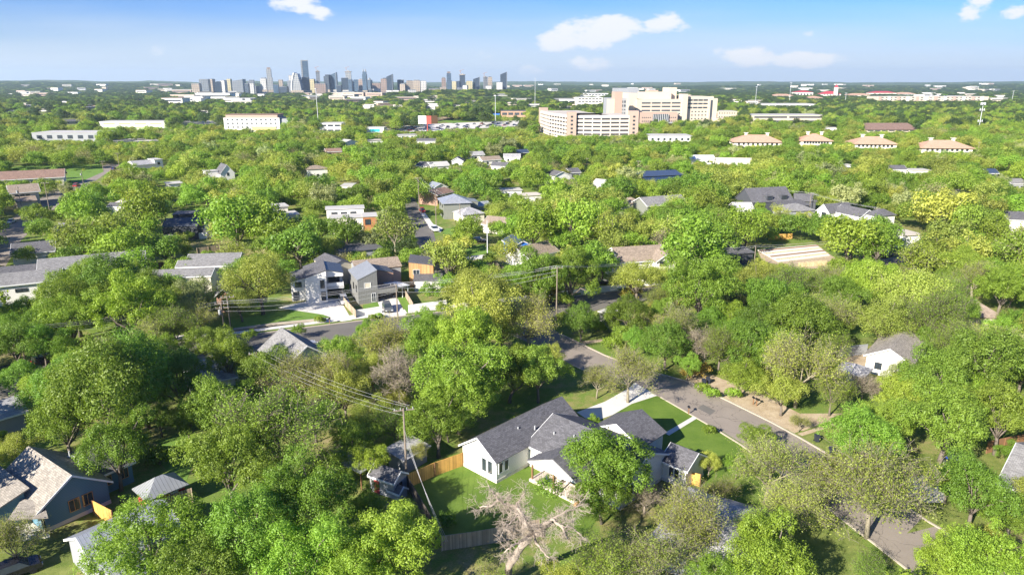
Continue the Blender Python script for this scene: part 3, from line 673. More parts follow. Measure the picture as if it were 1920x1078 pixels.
s = simple('slatted_shed', 'little brown slatted gable roof between trees', 'shed', (372, 692), (392, 690), 3, 2.4, 'gx', 1.6, 'brick', 'shin_tan', (372, 672, 390, 690))
s = Bld('long_white_house', 'white walled gable house with pale shingle roof beyond the big yellow green tree', 'house', (1626, 664), (1700, 680), 3.4, short='the pale gable house')
s.vol(0, 7, 0, 16, 3.4, 'gy', 1.9, 'whitep', 'shin_beige', .5); s.win('f', 2, 1.7, 1.1, 1.2); s.keep(1625, 630, 1745, 668, 7)
m = MB(); m.prism([P(1575, 668), P(1625, 662), P(1625, 664), P(1575, 670)], 0, 1.9); tag(m.build('grey_fence', 'greyw'), 'grey board fence left of the pale gable house', 'fence')
s = simple('canopy_shed', 'low grey roof with curved end beside the pale gable house', 'shed', (1570, 692), (1618, 704), 4, 2.4, 'hip', .9, 'greyw', 'shin_light', (1572, 674, 1622, 692))
s = simple('white_garage', 'small white garage right of the pale gable house', 'garage', (1796, 645), (1832, 648), 6, 2.8, 'gx', 1, 'whitep', 'flatroof', (1795, 620, 1830, 640))
s = simple('right_edge_house', 'grey shingle roofed house cut by the right edge above the driveway', 'house', (1878, 905), (2040, 960), 14, 3.0, 'gx', 2.5, 'greyw', 'shin_grey', (1870, 850, 1915, 900), 'the right edge roof')
s = simple('street_shed', 'small grey green shed by the verge beyond the crossing', 'shed', (1124, 585), (1142, 590), 3, 2.5, 'flat', 0, 'greybb', 'flatroof', (1124, 580, 1142, 600), ov=.3)

# ------------------------------------------------------------------ new houses on the second street
def S(x, y): return (500 + x / 4.79, 440 + y / 4.79)
s = Bld('modern_house', 'white brick two storey house with dark steep roof and corner balcony', 'house', S(360, 615), S(550, 598), 0.01, short='the white brick house')
W_ = s.W
s.vol(0, W_, 0, 11, 6.0, (0, 1.5, 1.5, 0), 0, 'whitep', 'shin_dark', .1); s.vol(-3.2, 0, 2.4, 11, 5.2, (-.4, .3, .3, -.4), 0, 'whitep', 'shin_dark', .1)
s.vol(W_, W_ + 4.0, 1.2, 10, 6.3, (1.0, 0, 0, 1.0), 0, 'whitep', 'met_dark', .15, z0=5.6); s.vol(W_, W_ + 4.0, 4.5, 10, 5.6, 'flat', 0, 'whitep', 'flatroof', 0); s.vol(W_, W_ + 4.0, 1.2, 4.5, 2.9, 'flat', 0, 'trim', 'flatroof', .05, z0=2.6)
m = MB(); m.obox(s.w(W_ + 2, 1.4, 3.5), s.u * 2, s.v * .04, (0, 0, .5)); m.obox(s.w(W_ + 3.95, 2.9, 3.5), s.u * .04, s.v * 1.5, (0, 0, .5)); s.part('balcony_parapet', m, 'trim')
m = MB(); m.obox(s.w(W_ + 2, 4.45, 1.3), s.u * 1.7, s.v * .05, (0, 0, 1.25)); s.part('garage_door', m, 'darkw')
s.win('f', W_ * .8, 4.3, .9, 1.9); s.win('f', W_ * .82, 1.4, 1.0, 2.1); s.win('f', -1.5, 4.0, 1.4, 1.2, at=2.4); s.win('f', -2.2, 1.3, 1.3, 2.0, at=2.4); s.win('f', W_ + 2, 4.3, 2.6, 1.8, at=4.5); s.keep(550, 485, 636, 565, 7)
s = Bld('modern_house', 'grey board and batten two storey house with pitched grey metal roof', 'house', S(828, 628), S(1003, 606), 0.01, short='the grey batten house')
W_ = s.W
s.vol(0, W_, 0, 10, 5.8, (0, 1.9, 1.9, 0), 0, 'greybb', 'met_grey', .08); s.vol(W_, W_ + 4.8, 0, 2.6, 3.1, 'flat', 0, 'greybb', 'flatdark', 0, z0=2.0)
s.vol(W_, W_ + 5.2, 5, 11, 5.4, (1.4, 0, 0, 1.4), 0, 'brick', 'met_dark', .1); s.win('f', W_ * .5, 4.4, 1.5, 1.2, frame='trim', pane='blind', mull=False); s.win('f', W_ * .78, 1.3, 1.0, 2.1, frame='trim'); s.win('l', 1.5, 3.5, .8, 1.6); s.win('l', 4.5, 3.5, .8, 1.6)
m = MB(); m.slab([s.w(W_ + 4.8, .2, 3.2), s.w(W_ + 8, 1, 3.1), s.w(W_ + 6, 5.2, 3.1), s.w(W_ + 2.6, 5.2, 3.2)], .3); s.part('porch_roof', m, 'met_white')
for a, b in ((W_ + 7.6, 1.2), (W_ + 6.2, 1.1)): m = MB(); m.obox(s.w(a, b, 1.45), s.u * .07, s.v * .07, (0, 0, 1.45)); s.part('post', m, 'trim')
m = MB(); m.obox(s.w(W_ + 2.4, 2.7, 1.2), s.u * 1.9, s.v * .05, (0, 0, 1.15)); s.part('garage_door', m, 'darkw'); s.keep(650, 478, 755, 565, 7)
s = Bld('modern_house', 'cedar clad two storey house with dark sloping roof', 'house', S(1275, 250), S(1495, 277), (6.5, 5.6), short='the cedar house')
s.vol(0, s.W, 0, 8, 5.6, (.9, 0, 0, .9), 0, 'cedar', 'shin_dark', .1); s.win('f', s.W * .3, 4.0, 1.6, 1.2, frame='trim'); s.vol(1.5, s.W + 2, -4, 0, 2.8, (0, -.2, .5, .6), 0, 'concrete_w', 'shin_dark', .3); s.keep(748, 474, 815, 530, 7)
s = Bld('back_house', 'brown roofed house behind the grey batten house', 'house', (690, 510), (748, 504), 5.4)
s.vol(-2, s.W + 1.5, 4, 12, 5.0, 'gx', 1.5, 'greyw', 'shin_tan', .3, trim=None); s.win('f', 5, 3.6, 1.3, 1.3, at=4); keep_rect(690, 472, 745, 492, 170, 6)
s = Bld('back_house', 'dark gable roofed house between the white brick house and the grey batten house', 'house', (628, 505), (658, 500), 5.2)
s.vol(0, s.W + 2, 3, 13, 5.0, 'gy', 1.3, 'beigew', 'shin_dark', .2, trim=None); keep_rect(632, 478, 660, 500, 170, 6)
simple('grey_roof_house', 'low grey flat roofed house in shade behind the brown roofed house', 'house', (640, 474), (716, 466), 9, 3.4, 'flat', 0, 'greyw', 'flatdark', (650, 462, 705, 472))
# white street walls
for pts, lab in (([(666, 594), (716, 586)], 'white garden wall in front of the grey batten house'), ([(766, 584), (838, 574)], 'white garden wall below the cedar house')):
    m = MB(); p0, p1 = P(*pts[0]), P(*pts[1]); d = (p1 - p0); c = (p0 + p1) / 2; n = rot2(d.normalized()); m.obox(c + Vector((0, 0, .75)), d / 2, n * .12, (0, 0, .75)); o = m.build('garden_wall', 'whitep'); tag(o, lab, 'wall'); keep_rect(pts[0][0], pts[1][1] - 14, pts[1][0] - 20, pts[0][1], c.y, 6)

# ------------------------------------------------------------------ houses left of the second street
s = Bld('white_house', 'wide white house with long grey shingle roofs at the left edge', 'house', (8, 532), (85, 524), 5.2, short='the wide white house')
s.vol(-9, s.W + 3, -1.5, 8, 5.2, 'gx', 1.6, 'white', 'shin_grey', .5); s.vol(6, 29, 8.6, 17, 5.6, 'gx', 1.8, 'white', 'shin_grey', .5); s.vol(-6, 12, 9, 19, 4.9, 'gx', 1.2, 'white', 'shin_dark', .4, trim=None); s.wrow('f', 2, 1, s.W + 2, 3.6, 2.4, .8, at=-1.5); s.win('r', 10, 3.4, 1.2, 1.4, at=29); s.keep(5, 480, 75, 560, 8); keep_rect(75, 474, 218, 498, s.o.y + 16, 7)
s = Bld('grey_row_house', 'cream walled house with stepped grey shingle roofs left of the yellow green tree', 'house', (290, 518), (402, 514), 5.0, short='the stepped grey roofs')
s.vol(-1, s.W - 1, 0, 7, 4.6, 'gx', 1.0, 'creamw', 'shin_grey', .3); s.vol(3, s.W + 3, 7, 12.5, 5.3, 'gx', 1.0, 'creamw', 'shin_grey', .3); s.vol(4, s.W + 3, 12.5, 18, 5.6, 'gx', 1.0, 'creamw', 'shin_grey', .3); s.win('f', s.W + 1.5, 4, 1.0, 1.2, at=7); s.keep(295, 472, 410, 510, 7)
m = MB(); p0, p1 = P(270, 508), P(308, 505); m.prism([p0, p1, p1 + Vector((0, .12, 0)), p0 + Vector((0, .12, 0))], 0, 2.2); tag(m.build('red_fence', 'post'), 'reddish board fence left of the stepped grey roofs', 'fence')
s = simple('brick_cottage', 'tan brick house end behind the double utility pole', 'house', (405, 553), (430, 551), 8, 4.2, 'gy', 1.2, 'brick', 'shin_dark', (405, 545, 428, 570))
s = simple('low_dark_house', 'dark blue roofed cottage above the wide white house', 'house', (22, 477), (100, 470), 10, 3.2, 'gx', 2.0, 'whitep', 'shin_dark', (70, 458, 95, 475), 'the dark blue roof')
s = simple('low_dark_house', 'low charcoal roof half hidden right of the dark blue roof', 'house', (104, 430), (165, 428), 9, 3.0, 'gx', 1.2, 'whitep', 'shin_grey', (106, 420, 120, 430))
s = Bld('black_house', 'two storey black house with charcoal metal roofs near the small green field', 'house', (305, 432), (370, 430), 3.4, short='the black metal house')
s.vol(0, s.W, 0, 9, 4.4, 'gx', 2.0, 'darkw', 'met_dark', .2, trim=None); s.vol(s.W, s.W + 6, 1, 9, 3.2, (0, -.4, -.4, 0), 0, 'darkw', 'met_dark', .2); s.vol(1, 7.5, 9, 15, 6.8, 'flat', 0, 'darkw', 'flatdark', .3); s.win('f', 5, 2.6, .8, 1.4, at=0); s.keep(306, 392, 392, 438, 7)
m = MB(); p0, p1 = P(308, 452), P(394, 447); m.prism([p0, p1, p1 + Vector((0, .2, 0)), p0 + Vector((0, .2, 0))], 0, 2.0); tag(m.build('white_fence', 'whitep'), 'white fence below the black metal house', 'fence'); keep_rect(365, 438, 392, 452, p0.y, 6)
s = Bld('pavilion_house', 'pale hip roofed house with blue grey wall left of the black metal house', 'house', (206, 384), (240, 384), 4.4, short='the pale hip roof')
s.vol(0, s.W, 0, 7, 4.4, 'hip', 1.6, 'greyw', 'flatbeige', .8, trim=None); s.vol(3, s.W + 3, -7, -1, 4.8, 'gx', 1, 'whitep', 'shin_dark', .3); s.keep(203, 368, 246, 392, 6)
s = Bld('brown_hall', 'long brown roofed church hall beside the park lawn', 'hall', (-20, 338), (118, 331), 4.2, short='the brown roofed hall')
s.vol(-8, s.W, 0, 14, 4.2, 'gx', 3.0, 'creamw', 'shin_brown', .8); s.wrow('f', 6, 2, s.W - 2, 2, 1.5, 1.6); s.keep(0, 318, 118, 338, 6)
s = Bld('tan_hall', 'tan stone building with overlapping beige roofs in front of the brown roofed hall', 'hall', (20, 362), (72, 358), 6.0, short='the tan stone hall')
s.vol(0, s.W, 0, 12, 6.0, 'gx', 2.4, 'beigew', 'shin_tan', .7); s.vol(1, s.W - 2, -7, 0, 3.0, (0, 0, 1.2, 1.2), 0, 'beigew', 'shin_tan', .6); s.wrow('f', 3, 1, s.W - 3, 4.4, 1.4, 1.0); s.keep(18, 334, 82, 378, 6)
s = Bld('white_modern_house', 'white houses with pale layered roofs right of the park lawn', 'house', (252, 306), (305, 302), 5.2, short='the layered pale roofs')
s.vol(0, s.W * .7, 0, 12, 4.0, 'gx', 1.8, 'whitep', 'shin_light', .5); s.vol(s.W * .7, s.W, 0, 10, 6.0, 'flat', 0, 'whitep', 'flatroof', .3); s.win('f', s.W * .85, 4, 1.4, 1.4); s.keep(255, 292, 312, 312, 5)
s = Bld('white_gable_house', 'narrow white house with steep dark gable roof behind the tall oak, upper left', 'house', (413, 326), (441, 324), 5.0, short='the steep white gable')
s.vol(0, s.W * .95, 0, 10, 5.0, 'gy', 4.2, 'whitep', 'shin_dark', .4); s.win('f', s.W * .5, 4.5, .8, 1.6); s.vol(-6, 0, 4, 10, 6.0, 'flat', 0, 'whitep', 'flatroof', .2); s.keep(402, 306, 442, 332, 5)
simple('white_hip_house', 'white two storey house with brown hip roof, upper left of centre', 'house', (576, 318), (614, 316), 9, 5.0, 'hip', 1.4, 'whitep', 'shin_tan', (576, 310, 614, 332), 'the white hip house', wins=3)
s = Bld('flat_white_house', 'white flat roofed modern house at the end of the tree row', 'house', (519, 402), (565, 398), 4.2, short='the flat white house')
s.vol(0, s.W - 1, 0, 8, 3.4, 'flat', 0, 'whitep', 'flatroof', .5); s.vol(-1, s.W - 3, 8, 15, 5.4, 'flat', 0, 'creamw', 'flatroof', .5); s.wrow('f', 2, 1, s.W - 2, 1.9, 1.6, 1.2); s.keep(520, 388, 566, 412, 5)
s = Bld('orange_white_house', 'modern house with orange end wall and white flat roofs', 'house', (612, 410), (706, 406), 5.6, short='the orange end wall')
s.vol(s.W - 4.5, s.W, 0, 7, 5.6, 'flat', 0, 'orange', 'flatroof', .3); s.vol(1, s.W - 4.6, .4, 7, 5.4, 'flat', 0, 'creamw', 'flatroof', .3); s.vol(0, s.W - 4, 8, 14, 7.2, 'flat', 0, 'whitep', 'flatroof', .4); s.win('f', s.W - 3, 3.8, 1.8, 1.8); s.win('f', s.W - 8, 3.8, 1.4, 1.4); s.wrow('f', 3, 1, s.W - 6, 5.6, 2, 1.2, at=8); s.keep(625, 386, 706, 422, 6)

# ------------------------------------------------------------------ houses around the street running away
s = Bld('olive_house', 'two storey olive grey house with pale standing seam hip roof', 'house', (832, 380), (882, 378), 6.4, short='the pale seam hip roof')
s.vol(0, s.W, 0, 12, 6.2, 'hip', 2.2, 'olivew', 'met_pale', .7, trim=None); s.vol(s.W, s.W + 3.5, 3, 10, 5.6, (.6, 0, 0, .6), 0, 'olivew', 'met_grey', .2); s.wrow('l', 2, 1, 11, 4.6, 1.2, 1.2, at=0); s.keep(830, 362, 892, 400, 6)
simple('metal_annex', 'low annexe with pale ribbed roof right of the olive grey house', 'annexe', (884, 388), (920, 384), 6, 3.4, 'gx', 1.0, 'greyw', 'met_pale', (884, 378, 918, 388))
simple('grey_bungalow', 'grey roofed bungalow in front of the olive grey house', 'house', (868, 403), (908, 399), 8, 3.0, 'hip', 1.8, 'creamw', 'shin_light', (870, 392, 905, 408), 'the grey bungalow')
simple('tan_roof_house', 'tan roofed house right of the grey bungalow', 'house', (905, 420), (945, 424), 9, 3.0, 'gx', 2.0, 'creamw', 'shin_tan', (905, 402, 935, 416))
simple('brown_roof_house', 'brown roofed house behind the pale seam hip roof', 'house', (820, 366), (850, 360), 10, 4.6, 'gx', 1.6, 'brick', 'shin_brown', (822, 358, 838, 366))
s = simple('blue_white_house', 'small white gabled cottage with blue grey roof beyond the street end', 'house', (814, 352), (838, 350), 8, 3.4, 'gy', 1.6, 'whitep', 'met_pale', (808, 340, 838, 358), 'the blue white cottage', wins=1)
simple('tan_cottage', 'tan roofed cottage with white walls behind the street corner trees', 'house', (992, 484), (1046, 470), 9, 3.2, 'gx', 2.2, 'whitep', 'shin_tan', (1000, 458, 1040, 482), 'the tan cottage')
s = simple('blue_wall_house', 'small house with bright blue end wall left of the tan cottage', 'house', (944, 450), (962, 462), 6, 3.0, 'gx', 1.4, 'bluep', 'met_blue', (944, 446, 956, 458))
s = Bld('white_two_storey', 'white two storey gabled house with tan roof right of the centre', 'house', (1190, 488), (1250, 484), 5.6, short='the white gabled house')
s.vol(-4, s.W, 0, 10, 5.4, 'gx', 2.6, 'whitep', 'shin_tan', .5); s.vol(s.W * .55, s.W + 1.5, -2.5, 3, 5.6, 'gy', 1.8, 'whitep', 'shin_tan', .4); s.vol(0, s.W - 2, -5, -2.5, 2.6, (0, 0, .7, .7), 0, 'whitep', 'shin_tan', .4)
s.win('f', s.W * .7, 4.9, .9, 1.4, at=-2.5); s.win('f', s.W * .82, 4.9, .9, 1.4, at=-2.5); s.wrow('f', 3, 0, s.W * .5, 4.8, .8, .6); s.wrow('l', 2, 2, 9, 3.8, 1, 1.4, at=-4); s.keep(1160, 450, 1250, 497, 6)
simple('grey_house', 'tan roofed cottage seen through trees upper right of centre', 'house', (1180, 382), (1206, 380), 8, 3.4, 'hip', 1.6, 'creamw', 'shin_tan', (1180, 370, 1208, 388), 'the tree ringed cottage')
simple('olive_gable', 'grey house with twin gables right of the tree ringed cottage', 'house', (1214, 386), (1288, 380), 10, 4.2, 'gx', 2.4, 'olivew', 'shin_grey', (1214, 368, 1240, 384), 'the twin gables')
simple('blue_barn', 'long dark blue metal roofed house right of centre', 'house', (1208, 331), (1278, 328), 14, 5.0, 'gx', 1.6, 'p_blue', 'met_blue', (1210, 320, 1278, 334), 'the dark blue roof house', trim=None)
s = Bld('charcoal_house', 'charcoal house with big dark roof and two dormers upper right', 'house', (1412, 378), (1488, 374), 5.0, short='the charcoal dormer house')
s.vol(0, s.W, 0, 12, 4.6, 'gx', 4.6, 'darkw', 'shin_dark', .3, trim=None)
for a in (s.W * .42, s.W * .78):
    s.vol(a - 1.4, a + 1.4, .4, 5, 6.6, 'flat', 0, 'darkw', 'flatdark', .1, z0=4.7, foot=False); s.win('f', a, 5.8, 1.8, 1.4, at=.4, frame='blackframe')
s.vol(s.W * .5, s.W + 3, -6, 0, 3.4, (0, 0, 1.2, 1.2), 0, 'darkw', 'shin_dark', .3); s.keep(1415, 350, 1488, 380, 6)
simple('grey_hip_roof', 'mid grey hip roof in front of the charcoal dormer house', 'house', (1475, 396), (1528, 394), 9, 3.2, 'hip', 1.8, 'greyw', 'shin_grey', (1480, 382, 1525, 395))
simple('dark_side_house', 'dark roof between the charcoal dormer house and the white farmhouse', 'house', (1490, 376), (1530, 378), 9, 4.0, 'gx', 2.2, 'darkw', 'shin_dark', (1492, 364, 1530, 374), trim=None)
s = Bld('white_farmhouse', 'long white modern farmhouse with dark roof upper right', 'house', (1533, 392), (1560, 398), 4.8, short='the long white farmhouse')
s.vol(0, 6, 0, 11, 4.4, 'gy', 2.6, 'whitep', 'shin_dark', .4); s.vol(5, 17, 3, 10, 4.6, 'gx', 2.2, 'whitep', 'shin_dark', .4); s.vol(16, 21.5, 6, 14, 5.6, 'hip', 1.6, 'whitep', 'shin_dark', .4); s.win('f', 3, 3.0, 1.4, 2.2); s.win('f', 4, 3.0, 1, 2.2, at=0); s.keep(1534, 368, 1632, 400, 6)
simple('white_edge_house', 'white house with dark roof cut by the right edge', 'house', (1893, 412), (1950, 414), 12, 4.2, 'gx', 1.8, 'whitep', 'shin_dark', (1894, 402, 1918, 425), 'the right edge white house')
simple('beige_flat_house', 'beige flat roofed house between trees, right of the charcoal dormer house', 'house', (1696, 442), (1728, 440), 18, 4.2, 'flat', 0, 'whitep', 'flatbeige', (1696, 424, 1726, 450), 'the beige flat roof')
simple('tan_hidden_roof', 'reddish tan roof among bare branches at the right', 'house', (1820, 592), (1880, 594), 9, 3.2, 'hip', 1.8, 'beigew', 'shin_tan', (1838, 570, 1885, 588), 'the reddish tan roof')
simple('shaded_house', 'white house in shade under the big oak at the right', 'house', (1790, 366), (1790 + 30, 366), 9, 3.4, 'gx', 1.6, 'whitep', 'shin_dark', None)
small = [(945, 295, 975, 295, 8, 'whitep', 'shin_light', 'gx'), (905, 301, 940, 299, 8, 'whitep', 'shin_tan', 'gx'), (921, 311, 948, 312, 7, 'creamw', 'shin_dark', 'gx'), (847, 302, 868, 302, 9, 'whitep', 'shin_dark', 'gy'), (808, 312, 842, 310, 8, 'whitep', 'flatroof', 'gx'),
         (886, 291, 908, 290, 8, 'whitep', 'shin_light', 'gx'), (972, 287, 992, 286, 8, 'darkw', 'met_blue', 'gx'), (782, 265, 816, 265, 10, 'whitep', 'shin_dark', 'gx'), (745, 254, 782, 253, 10, 'whitep', 'flatroof', 'flat'), (690, 264, 718, 263, 10, 'whitep', 'flatbeige', 'flat'),
         (645, 268, 672, 266, 10, 'whitep', 'flatroof', 'gy'), (1040, 330, 1068, 328, 9, 'whitep', 'shin_dark', 'gy'), (1070, 324, 1088, 323, 8, 'greyw', 'shin_dark', 'gx'), (1112, 344, 1130, 346, 6, 'whitep', 'flatroof', 'gx'), (942, 358, 978, 357, 7, 'whitep', 'flatroof', 'flat'),
         (980, 368, 1016, 366, 7, 'whitep', 'flatbeige', 'flat'), (315, 346, 342, 344, 8, 'whitep', 'flatroof', 'flat'), (640, 349, 660, 349, 8, 'whitep', 'flatroof', 'flat'), (780, 310, 800, 312, 8, 'creamw', 'shin_dark', 'gx'), (1295, 298, 1340, 298, 9, 'whitep', 'met_white', 'gx'),
         (1345, 303, 1410, 304, 9, 'whitep', 'flatbeige', 'gx'), (1672, 318, 1700, 318, 8, 'whitep', 'shin_dark', 'gx'), (1712, 320, 1745, 320, 8, 'whitep', 'flatroof', 'flat'), (1852, 325, 1872, 325, 8, 'darkw', 'met_blue', 'gx'), (1898, 345, 1925, 345, 10, 'greyw', 'shin_grey', 'gx'),
         (1585, 310, 1596, 310, 5, 'whitep', 'flatroof', 'flat'), (1380, 392, 1412, 392, 8, 'whitep', 'flatroof', 'gx'), (612, 285, 640, 284, 9, 'brick', 'shin_brown', 'gx'), (1548, 240, 1572, 240, 8, 'whitep', 'flatroof', 'flat'), (10, 208, 34, 208, 14, 'greyw', 'flatroof', 'flat'), (120, 228, 150, 227, 12, 'greyw', 'shin_dark', 'gx')]
names_ = dict(whitep='white', creamw='cream', darkw='dark', greyw='grey', brick='brick', shin_light='light grey', shin_tan='tan', shin_dark='charcoal', flatroof='pale', flatbeige='beige', met_blue='blue metal', met_white='white metal', shin_grey='grey', shin_brown='brown')
SL = [0]; seen_ = {}
for (x0, y0, x1, y1, dp, wm, rm, rf) in small:
    near = min(LAND, key=lambda L: (Q(L[1])[0] - (x0 + x1) / 2) ** 2 + 4 * (Q(L[1])[1] - y0) ** 2); q = Q(near[1])
    rel = ('left of ' if (x0 + x1) / 2 < q[0] - 12 else 'right of ' if (x0 + x1) / 2 > q[0] + 12 else 'beyond ') + near[0]
    ze = 3.4 if rf != 'gy' else 5
    k_ = (wm, rm, rf, rel); seen_[k_] = seen_.get(k_, 0) + 1
    if seen_[k_] > 1: rel = rel.replace('right of', 'second right of').replace('left of', 'second left of').replace('beyond', 'further beyond')
    simple('small_house', '%s walled house, %s %s roof, %s' % (names_[wm], names_[rm], {'gx': 'side gable', 'gy': 'front gable', 'flat': 'flat'}[rf], rel), 'house', (x0, y0), (x1, y1), dp, ze, rf, 1.8, wm, rm, (x0 + 1, y0 - 6, x1 - 1, y0 + 4, 4), None, 'small houses between the trees', wins=2)
# building site
s = thing('foundation_site', tuple(P(1480, 492)), 'building plot with white slab, timber forms and stacked boards', 'building site')
c0 = [P(1420, 470), P(1530, 460), P(1556, 480), P(1460, 492)]
m = MB(); m.prism(c0, 0, .25); m.build('slab', 'concrete_w', s)
for k in range(4):
    a, b = c0[0].lerp(c0[3], (k + .5) / 4), c0[1].lerp(c0[2], (k + .5) / 4); m = MB(); d = (b - a) / 2; m.obox((a + b) / 2 + Vector((0, 0, .4)), d, rot2(d.normalized()) * .15, (0, 0, .14)); m.build('timber_form', 'lumber' if k % 2 else 'post', s)
m = MB(); a, b = P(1498, 500), P(1548, 496); d = (b - a) / 2; m.obox((a + b) / 2 + Vector((0, 0, .6)), d, rot2(d.normalized()) * .5, (0, 0, .6)); m.build('board_stack', 'lumber', s); keep_poly([(1425, 460), (1530, 456), (1552, 480), (1548, 498), (1490, 500), (1435, 485)], 6)
LAND.append(('the building plot', P(1490, 480), None))
s = simple('open_frame_shed', 'charred dark open sided shed with scattered materials beside the building plot', 'shed', (1362, 478), (1412, 474), 9, 3.2, (0, 0, 1.2, 1.2), 0, 'darkw', 'shin_dark', (1366, 462, 1412, 490))
# fences
def fence(name, pix, h, mat, label, posts=2.4):
    t = thing(name, tuple(P(*pix[0])), label, 'fence'); pts = [P(*p) for p in pix]
    for i in range(len(pts) - 1):
        d = pts[i + 1] - pts[i]; n = rot2(d.normalized()); m = MB(); m.obox((pts[i] + pts[i + 1]) / 2 + Vector((0, 0, h / 2)), d / 2, n * .03, (0, 0, h / 2)); m.build('fence_panel', mat, t)
        k = max(1, int(d.length / posts))
        for j in range(k + 1):
            p = pts[i] + d * j / k - n * .08; m = MB(); m.obox(p + Vector((0, 0, h / 2 + .03)), (.05, 0, 0), (0, .05, 0), (0, 0, h / 2 + .03)); m.build('fence_post', 'post' if mat == 'fence' else mat, t)
    return t
fence('board_fence', [(764, 915), (815, 892), (868, 873)], 2.0, 'fence', 'golden board fence along the far left side of the mown lawn'); keep_rect(770, 870, 862, 905, 84, 7)
fence('board_fence', [(764, 915), (790, 960), (826, 1025)], 1.9, 'fence_dark', 'dark fence along the left side of the mown lawn')
fence('board_fence', [(828, 1032), (885, 1024), (945, 1014), (1010, 1000)], 1.9, 'fence_old', 'weathered board fence at the near end of the mown lawn below the dead tree'); keep_rect(832, 1010, 900, 1028, 68, 8)
fence('board_fence', [(1284, 905), (1312, 912)], 1.8, 'fence', 'short bright fence panel at the right end of the white foreground house'); 
fence('board_fence', [(178, 965), (215, 985)], 2.0, 'fence', 'bright golden fence between the blue cottage and the pale metal roof'); keep_rect(180, 945, 212, 975, 66, 8)
fence('board_fence', [(290, 965), (345, 945), (362, 940)], 1.9, 'fence_old', 'grey weathered fence in front of the red shed')
fence('board_fence', [(1848, 850), (1880, 843), (1930, 832)], 1.9, 'post', 'reddish brown fence at the right edge above the grey roof'); keep_rect(1850, 828, 1915, 845, 88, 8)
fence('board_fence', [(636, 540), (646, 572), (668, 596)], 1.8, 'fence_old', 'slatted fence between the white brick house and the grey batten house', 3)
fence('board_fence', [(755, 548), (775, 582)], 1.8, 'fence_old', 'pale fence running from the cedar house to the street', 3)
fence('board_fence', [(920, 495), (945, 512)], 1.6, 'fence_dark', 'short dark fence beyond the crossing beside the small lawn', 3)
fence('board_fence', [(370, 476), (412, 470)], 1.8, 'fence_old', 'low weathered fence behind the stepped grey roofs', 3)
fence('board_fence', [(1440, 450), (1485, 448)], 1.8, 'fence', 'bright tan fence at the back of the building plot', 3)

# ------------------------------------------------------------------ large buildings beyond the woods
def bandwin(s, face, t0, t1, z, h, at, name='window_band', pane='glass'):
    m = MB(); c = (t0 + t1) / 2; hw = (t1 - t0) / 2
    if face == 'f': m.obox(s.w(c, at - .06, z), s.u * hw, s.v * .06, (0, 0, h / 2))
    elif face == 'l': m.obox(s.w(at - .06, c, z), s.v * hw, s.u * .06, (0, 0, h / 2))
    else: m.obox(s.w(at + .06, c, z), s.v * hw, s.u * .06, (0, 0, h / 2))
    return s.part(name, m, pane)
M['hospital'] = plain('sand coloured panels', (.52, .44, .34), .8, .06, .2); M['hosp_dk'] = plain('rose beige panels', (.40, .29, .23), .8, .06, .2)
M['garage'] = plain('off white precast', (.56, .50, .43), .8, .08, .1); M['deck_shade'] = plain('painted deck shade', (.05, .05, .055), .9, .1); M['offglass'] = plain('office glass', (.05, .06, .075), .15, .3, .1, .8)
# parking garage: two wings meeting at a stair tower
G = Bld('parking_garage', 'six level white parking garage with dark slots and stair towers in front of the hospital', 'garage', (1071, 262), (1180, 262), 0.01, short='the parking garage')
Wg = G.W; LV, LH = 6, 3.35
ce = math.radians(35); la, lb = -46 * math.cos(ce) + 6, 46 * math.sin(ce) + 60
def wing(p0, p1, dep, n):
    p0, p1 = Vector(p0), Vector(p1); d = (p1 - p0).normalized(); nn = rot2(d)
    core = MB(); core.prism([p0 + nn * .5, p1 + nn * .5, p1 + nn * dep, p0 + nn * dep], 0, LV * LH - .3); G.part('deck_shade_core', core, 'deck_shade')  # solid core, shade of the open decks put into its dark colour
    for k in range(LV + 1):
        m = MB(); z0 = k * LH - (1.25 if k else 0); z1 = k * LH + (.5 if k < LV else .9) if k else 1.2
        m.prism([p0, p1, p1 + nn * dep, p0 + nn * dep], max(0, z0), z1); G.part('parapet', m, 'garage')
    cols = max(2, int((p1 - p0).length / 7.5))
    for c in range(cols + 1):
        q = p0.lerp(p1, c / cols); m = MB(); m.prism([q - d * .45 - nn * .12, q + d * .45 - nn * .12, q + d * .45 + nn * .3, q - d * .45 + nn * .3], 0, LV * LH); G.part('column', m, 'garage')
    m = MB(); m.prism([p0 + nn * 1, p1 + nn * 1, p1 + nn * (dep - 1), p0 + nn * (dep - 1)], LV * LH + .905, LV * LH + 1.0); G.part('roof_deck', m, 'flatbeige')
g0 = G.w(-3, 2); gl = P(1013, 247); gl = Vector((gl.x, gl.y, 0)); gm = g0.lerp(gl, .5) - rot2((gl - g0).normalized()) * (-4)
wing(gm, g0, 40, 3); wing(gl, gm, 40, 3); gr1 = G.w(Wg * .5, -3); gr2 = G.w(Wg - 1, -1); wing(G.w(3, 0), gr1, 45, 5); wing(gr1, gr2, 45, 4)
for a, b, h in ((0, 0, 24), (Wg + 3, 0, 25)):
    m = MB(); m.prism([G.w(a - 4, b - 2.5), G.w(a + 4, b - 2.5), G.w(a + 4, b + 7), G.w(a - 4, b + 7)], 0, h); G.part('stair_tower', m, 'hosp_dk')
    for k in range(6): bandwin(G, 'f', a - 1, a + 1, 3 + k * 3.4, 1.6, b - 2.5, 'window')
    for k in range(6): bandwin(G, 'r', b - 1, b + 5, 3 + k * 3.4, 1.8, a + 4, 'window')
m = MB(); q = gl; d = (g0 - gl).normalized(); m.prism([q - d * 7, q, q + rot2(d) * 8, q - d * 7 + rot2(d) * 8], 0, 24); G.part('stair_tower', m, 'hosp_dk')
keep_rect(1013, 208, 1190, 256, 800, 5)
